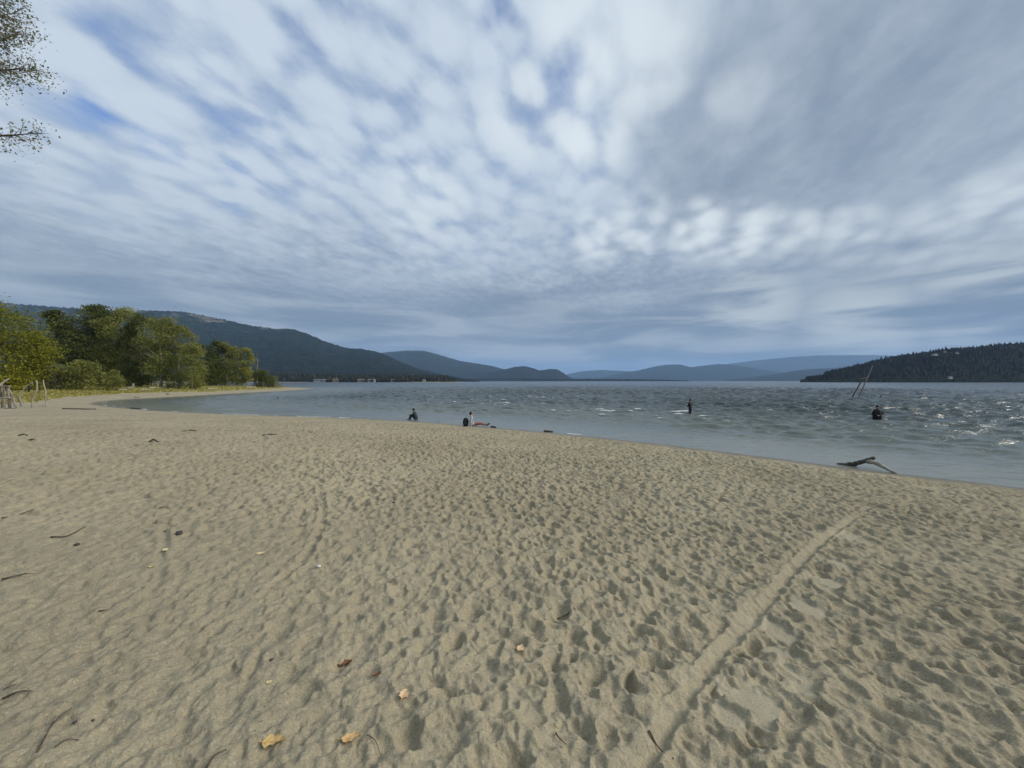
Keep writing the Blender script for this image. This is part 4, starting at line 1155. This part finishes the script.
# the rest of the crown, outside the picture
for k in range(26):
    a = rd.uniform(0, 6.28); zz = rd.uniform(4.5, 11.5); l = rd.uniform(1.6, 3.0) * (1 - .04 * zz)
    s0 = tb + Vector((.1, .1, zz - .8)); e = s0 + Vector((math.cos(a) * l, math.sin(a) * l, rd.uniform(.3, 1.4)))
    if e.x > -11.2: e.x = -11.2 - rd.uniform(0, 1.2)
    L_ = bigl([s0, s0.lerp(e, .5) + Vector((0, 0, .1)), e], .05, .01); spray(L_, s0, e, 14, .4, .9, 8, lsize=.085)
for q in limbs: q.build('limb', [M['bark'], M['twig_grey']], root)
V, Fc = leaf_cards(np.array([tuple(c) for c in centers]), np.array(sizes), up=.1, rg=rg)
mesh_np('foliage', V, Fc, M['leaf_near'], root, smooth_=False, attrs={'tint': ('FACE', rg.random(len(centers)))})

# ------------------------------------------------------------------ air
hz = MB(); hz.box((0, 4000, 600), (50500, 50500, 1216)); haze = None
vm = bpy.data.materials.new('hazy_air'); vm.use_nodes = True; vt = NT(vm.node_tree); vt.n.clear()
vol = vt.node('ShaderNodeVolumePrincipled', {'Color': (.42, .66, 1.0, 1), 'Density': 4.8e-5, 'Anisotropy': 0.0})
out = vt.node('ShaderNodeOutputMaterial'); vt.l.new(vol.outputs[0], out.inputs['Volume'])
haze = hz.build('haze', vm, None, False); tag(haze, kind='stuff')

# ------------------------------------------------------------------ sky: daylight with a broken layer of altocumulus
w = bpy.data.worlds.new('World'); sc.world = w; w.use_nodes = True
t = NT(w.node_tree); t.n.clear()
sky = t.node('ShaderNodeTexSky', sky_type='NISHITA', sun_disc=False, sun_elevation=R(SUN_EL), sun_rotation=R(SUN_AZ), altitude=500, air_density=1.0, dust_density=1.0, ozone_density=1.5)
dv = t.node('ShaderNodeTexCoord').outputs['Generated']
sep = t.node('ShaderNodeSeparateXYZ', {0: dv}); dx, dy, dz = sep.outputs
zc = t.math('MAXIMUM', dz, 0.0); den = t.math('ADD', zc, .13)
qx = t.math('DIVIDE', dx, den); qy = t.math('DIVIDE', dy, den)
ca, sa = math.cos(R(20)), math.sin(R(20))
pa = t.math('ADD', t.math('MULTIPLY', qx, sa), t.math('MULTIPLY', qy, ca))      # along the rolls
pb = t.math('SUBTRACT', t.math('MULTIPLY', qx, ca), t.math('MULTIPLY', qy, sa)) # across the rolls


def cvec(ka, kb, o=0.0): return t.node('ShaderNodeCombineXYZ', {0: t.math('MULTIPLY', pa, ka), 1: t.math('MULTIPLY', pb, kb), 2: o}).outputs[0]


def dirmask(px, py, r_in, r_out):
    v = Vector(((px - 512) / F, 1, (HOR - py) / F)).normalized()
    dp = t.node('ShaderNodeVectorMath', {0: dv, 1: tuple(v)}, operation='DOT_PRODUCT').outputs['Value']
    return t.rng(dp, math.cos(R(r_out)), math.cos(R(r_in)))


warp = t.node('ShaderNodeVectorMath', {0: cvec(6.4, 9.4, 3.3), 1: t.node('ShaderNodeVectorMath', {0: t.noise(cvec(3, 3, 5.1), 1.0, 2, .5, 0, 1), 1: (1.3, 1.3, 0)}, operation='MULTIPLY').outputs[0]}, operation='ADD').outputs[0]
vor = t.node('ShaderNodeTexVoronoi', {'Vector': warp, 'Scale': 1.0, 'Smoothness': .8}, feature='SMOOTH_F1', voronoi_dimensions='2D')
rolls = t.noise(cvec(1.7, 5.6), 1.0, 3, .45, .35)
cells = t.math('ADD', t.math('MULTIPLY', t.rng(vor.outputs['Distance'], .95, .10, 0, 1, False), .55), t.math('MULTIPLY', t.noise(cvec(8, 11, 9.3), 1.0, 4, .5, .2), .45))
largeN = t.noise(cvec(.6, .8, 7.7), 1.0, 3, .55, .2)
fine = t.noise(cvec(13, 18, 1.7), 1.0, 4, .58, .2)
thick = t.math('MAXIMUM', dirmask(800, 150, 5, 24), t.math('MULTIPLY', dirmask(930, 60, 4, 26), .95))
lowf = t.rng(dz, .15, .50)
rolls = t.math('ADD', .5, t.math('MULTIPLY', t.math('SUBTRACT', rolls, .5), lowf))
cells = t.math('ADD', .5, t.math('MULTIPLY', t.math('SUBTRACT', cells, .5), t.rng(dz, .08, .36, .2, 1)))
cov = t.math('ADD', t.math('MULTIPLY', rolls, .47), t.math('ADD', t.math('MULTIPLY', cells, .40), t.math('MULTIPLY', fine, .13)))
cov2 = t.math('ADD', cov, t.math('ADD', t.math('MULTIPLY', thick, .35), t.rng(dz, .50, .16, 0, .16)))
for px, py, r0, r1, st in ((292, 46, 0, 4, .13), (582, 76, 0, 3.2, .12), (503, 32, 0, 4, .10), (484, 6, 0, 3, .10), (165, 152, 0, 3, .12), (215, 70, 0, 3, .10), (80, 100, 0, 3, .04), (110, 107, 0, 3, .07), (235, 188, 0, 3.5, .10), (240, 140, 0, 4, .05), (430, 80, 0, 3, .06)):
    cov2 = t.math('SUBTRACT', cov2, t.math('MULTIPLY', dirmask(px, py, r0, r1), st))
alpha = t.rng(cov2, .20, .54)
lum = t.rng(t.math('ADD', t.math('MULTIPLY', cells, .54), t.math('ADD', t.math('MULTIPLY', fine, .22), t.math('MULTIPLY', rolls, .24))), .36, .64)
bright = t.mix(lum, (3.9, 4.9, 6.4, 1), (6.0, 6.9, 7.9, 1))
greyt = t.math('ADD', t.math('MULTIPLY', largeN, .5), t.math('ADD', t.math('MULTIPLY', fine, .2), t.math('MULTIPLY', rolls, .3)))
grey = t.mix(t.rng(greyt, .38, .64), (2.5, 3.15, 4.1, 1), (3.9, 4.6, 5.5, 1))
gmask = t.math('MAXIMUM', t.math('MULTIPLY', thick, .95), t.math('MULTIPLY', t.rng(dz, .46, .20), t.rng(greyt, .60, .42, .35, 1.0)), clamp=True)
edge = None
for px, py, r0, r1, st in ((600, 238, 0, 5, .8), (640, 225, 0, 5, .8), (700, 232, 0, 5, 1.0), (745, 238, 0, 5, 1.0), (790, 236, 0, 4, .9), (850, 236, 0, 4, .8), (925, 246, 0, 5, .8), (1010, 215, 0, 6, .8),
                           (590, 140, 0, 6, .9), (560, 95, 0, 6, .8), (640, 60, 0, 8, .7), (575, 30, 0, 6, .7), (735, 95, 0, 4, .35), (430, 205, 0, 7, .5), (520, 120, 0, 6, .6)):
    mk = t.math('MULTIPLY', dirmask(px, py, r0, r1), st); edge = mk if edge is None else t.math('MAXIMUM', edge, mk)
edge = t.math('MULTIPLY', edge, t.rng(t.math('ADD', t.math('MULTIPLY', cells, .55), t.math('MULTIPLY', largeN, .45)), .34, .66))
cloud = t.mix(gmask, bright, grey)
cloud = t.mix(t.math('MULTIPLY', edge, .85), cloud, (8.2, 8.9, 9.2, 1))
bands = t.node('ShaderNodeCombineXYZ', {0: t.math('MULTIPLY', dx, 3.2), 1: t.math('MULTIPLY', dy, 3.2), 2: t.math('MULTIPLY', dz, 22)}).outputs[0]
streak = t.rng(t.noise(bands, 1.0, 5, .5, .5), .40, .66)
lowc = t.mix(streak, (1.95, 2.55, 3.45, 1), (3.9, 4.5, 5.1, 1))
cloud = t.mix(t.rng(dz, .34, .09, 0, .92), cloud, lowc)
brk = t.math('MAXIMUM', t.math('MAXIMUM', dirmask(860, 326, 0, 6), dirmask(750, 306, 0, 6)), dirmask(1005, 300, 0, 7))
cloud = t.mix(t.math('MULTIPLY', brk, t.math('MULTIPLY', streak, .75)), cloud, (6.0, 6.6, 6.7, 1))
cloud = t.mix(t.rng(dz, .07, .0, 0, .75), cloud, (1.6, 2.3, 3.3, 1))
blue = t.node('ShaderNodeMix', data_type='RGBA', blend_type='MULTIPLY'); blue.inputs[0].default_value = 1
t.put(blue.inputs[6], sky.outputs[0]); t.put(blue.inputs[7], (1.15, 1.4, 1.85))
col = t.mix(alpha, blue.outputs[2], cloud)
bg = t.node('ShaderNodeBackground', {'Color': col, 'Strength': .1})
wo = t.node('ShaderNodeOutputWorld'); t.l.new(bg.outputs[0], wo.inputs[0])

sl_ = bpy.data.lights.new('sun', 'SUN'); sl_.energy = 3.4; sl_.angle = R(30); sl_.color = (1, .93, .82)
so = bpy.data.objects.new('sun', sl_); COL.objects.link(so)
sd_ = Vector((math.sin(R(SUN_AZ)) * math.cos(R(SUN_EL)), math.cos(R(SUN_AZ)) * math.cos(R(SUN_EL)), math.sin(R(SUN_EL))))
so.rotation_euler = sd_.to_track_quat('Z', 'Y').to_euler(); so.location = (0, 0, 60)

# ------------------------------------------------------------------ camera and render
cam = bpy.data.cameras.new('camera'); cam.sensor_width = 36; cam.lens = 36 * F / 1024; cam.clip_start = .05; cam.clip_end = 60000
co = bpy.data.objects.new('camera', cam); COL.objects.link(co); co.location = (0, 0, H)
co.rotation_euler = (R(90) - math.atan((384 - HOR) / F), 0, 0); sc.camera = co
sc.render.engine = 'CYCLES'; sc.cycles.use_denoising = True; sc.cycles.max_bounces = 6; sc.cycles.volume_bounces = 1; sc.cycles.transparent_max_bounces = 8
sc.view_settings.view_transform = 'Standard'; sc.view_settings.look = 'None'; sc.view_settings.exposure = 0; sc.view_settings.gamma = 1
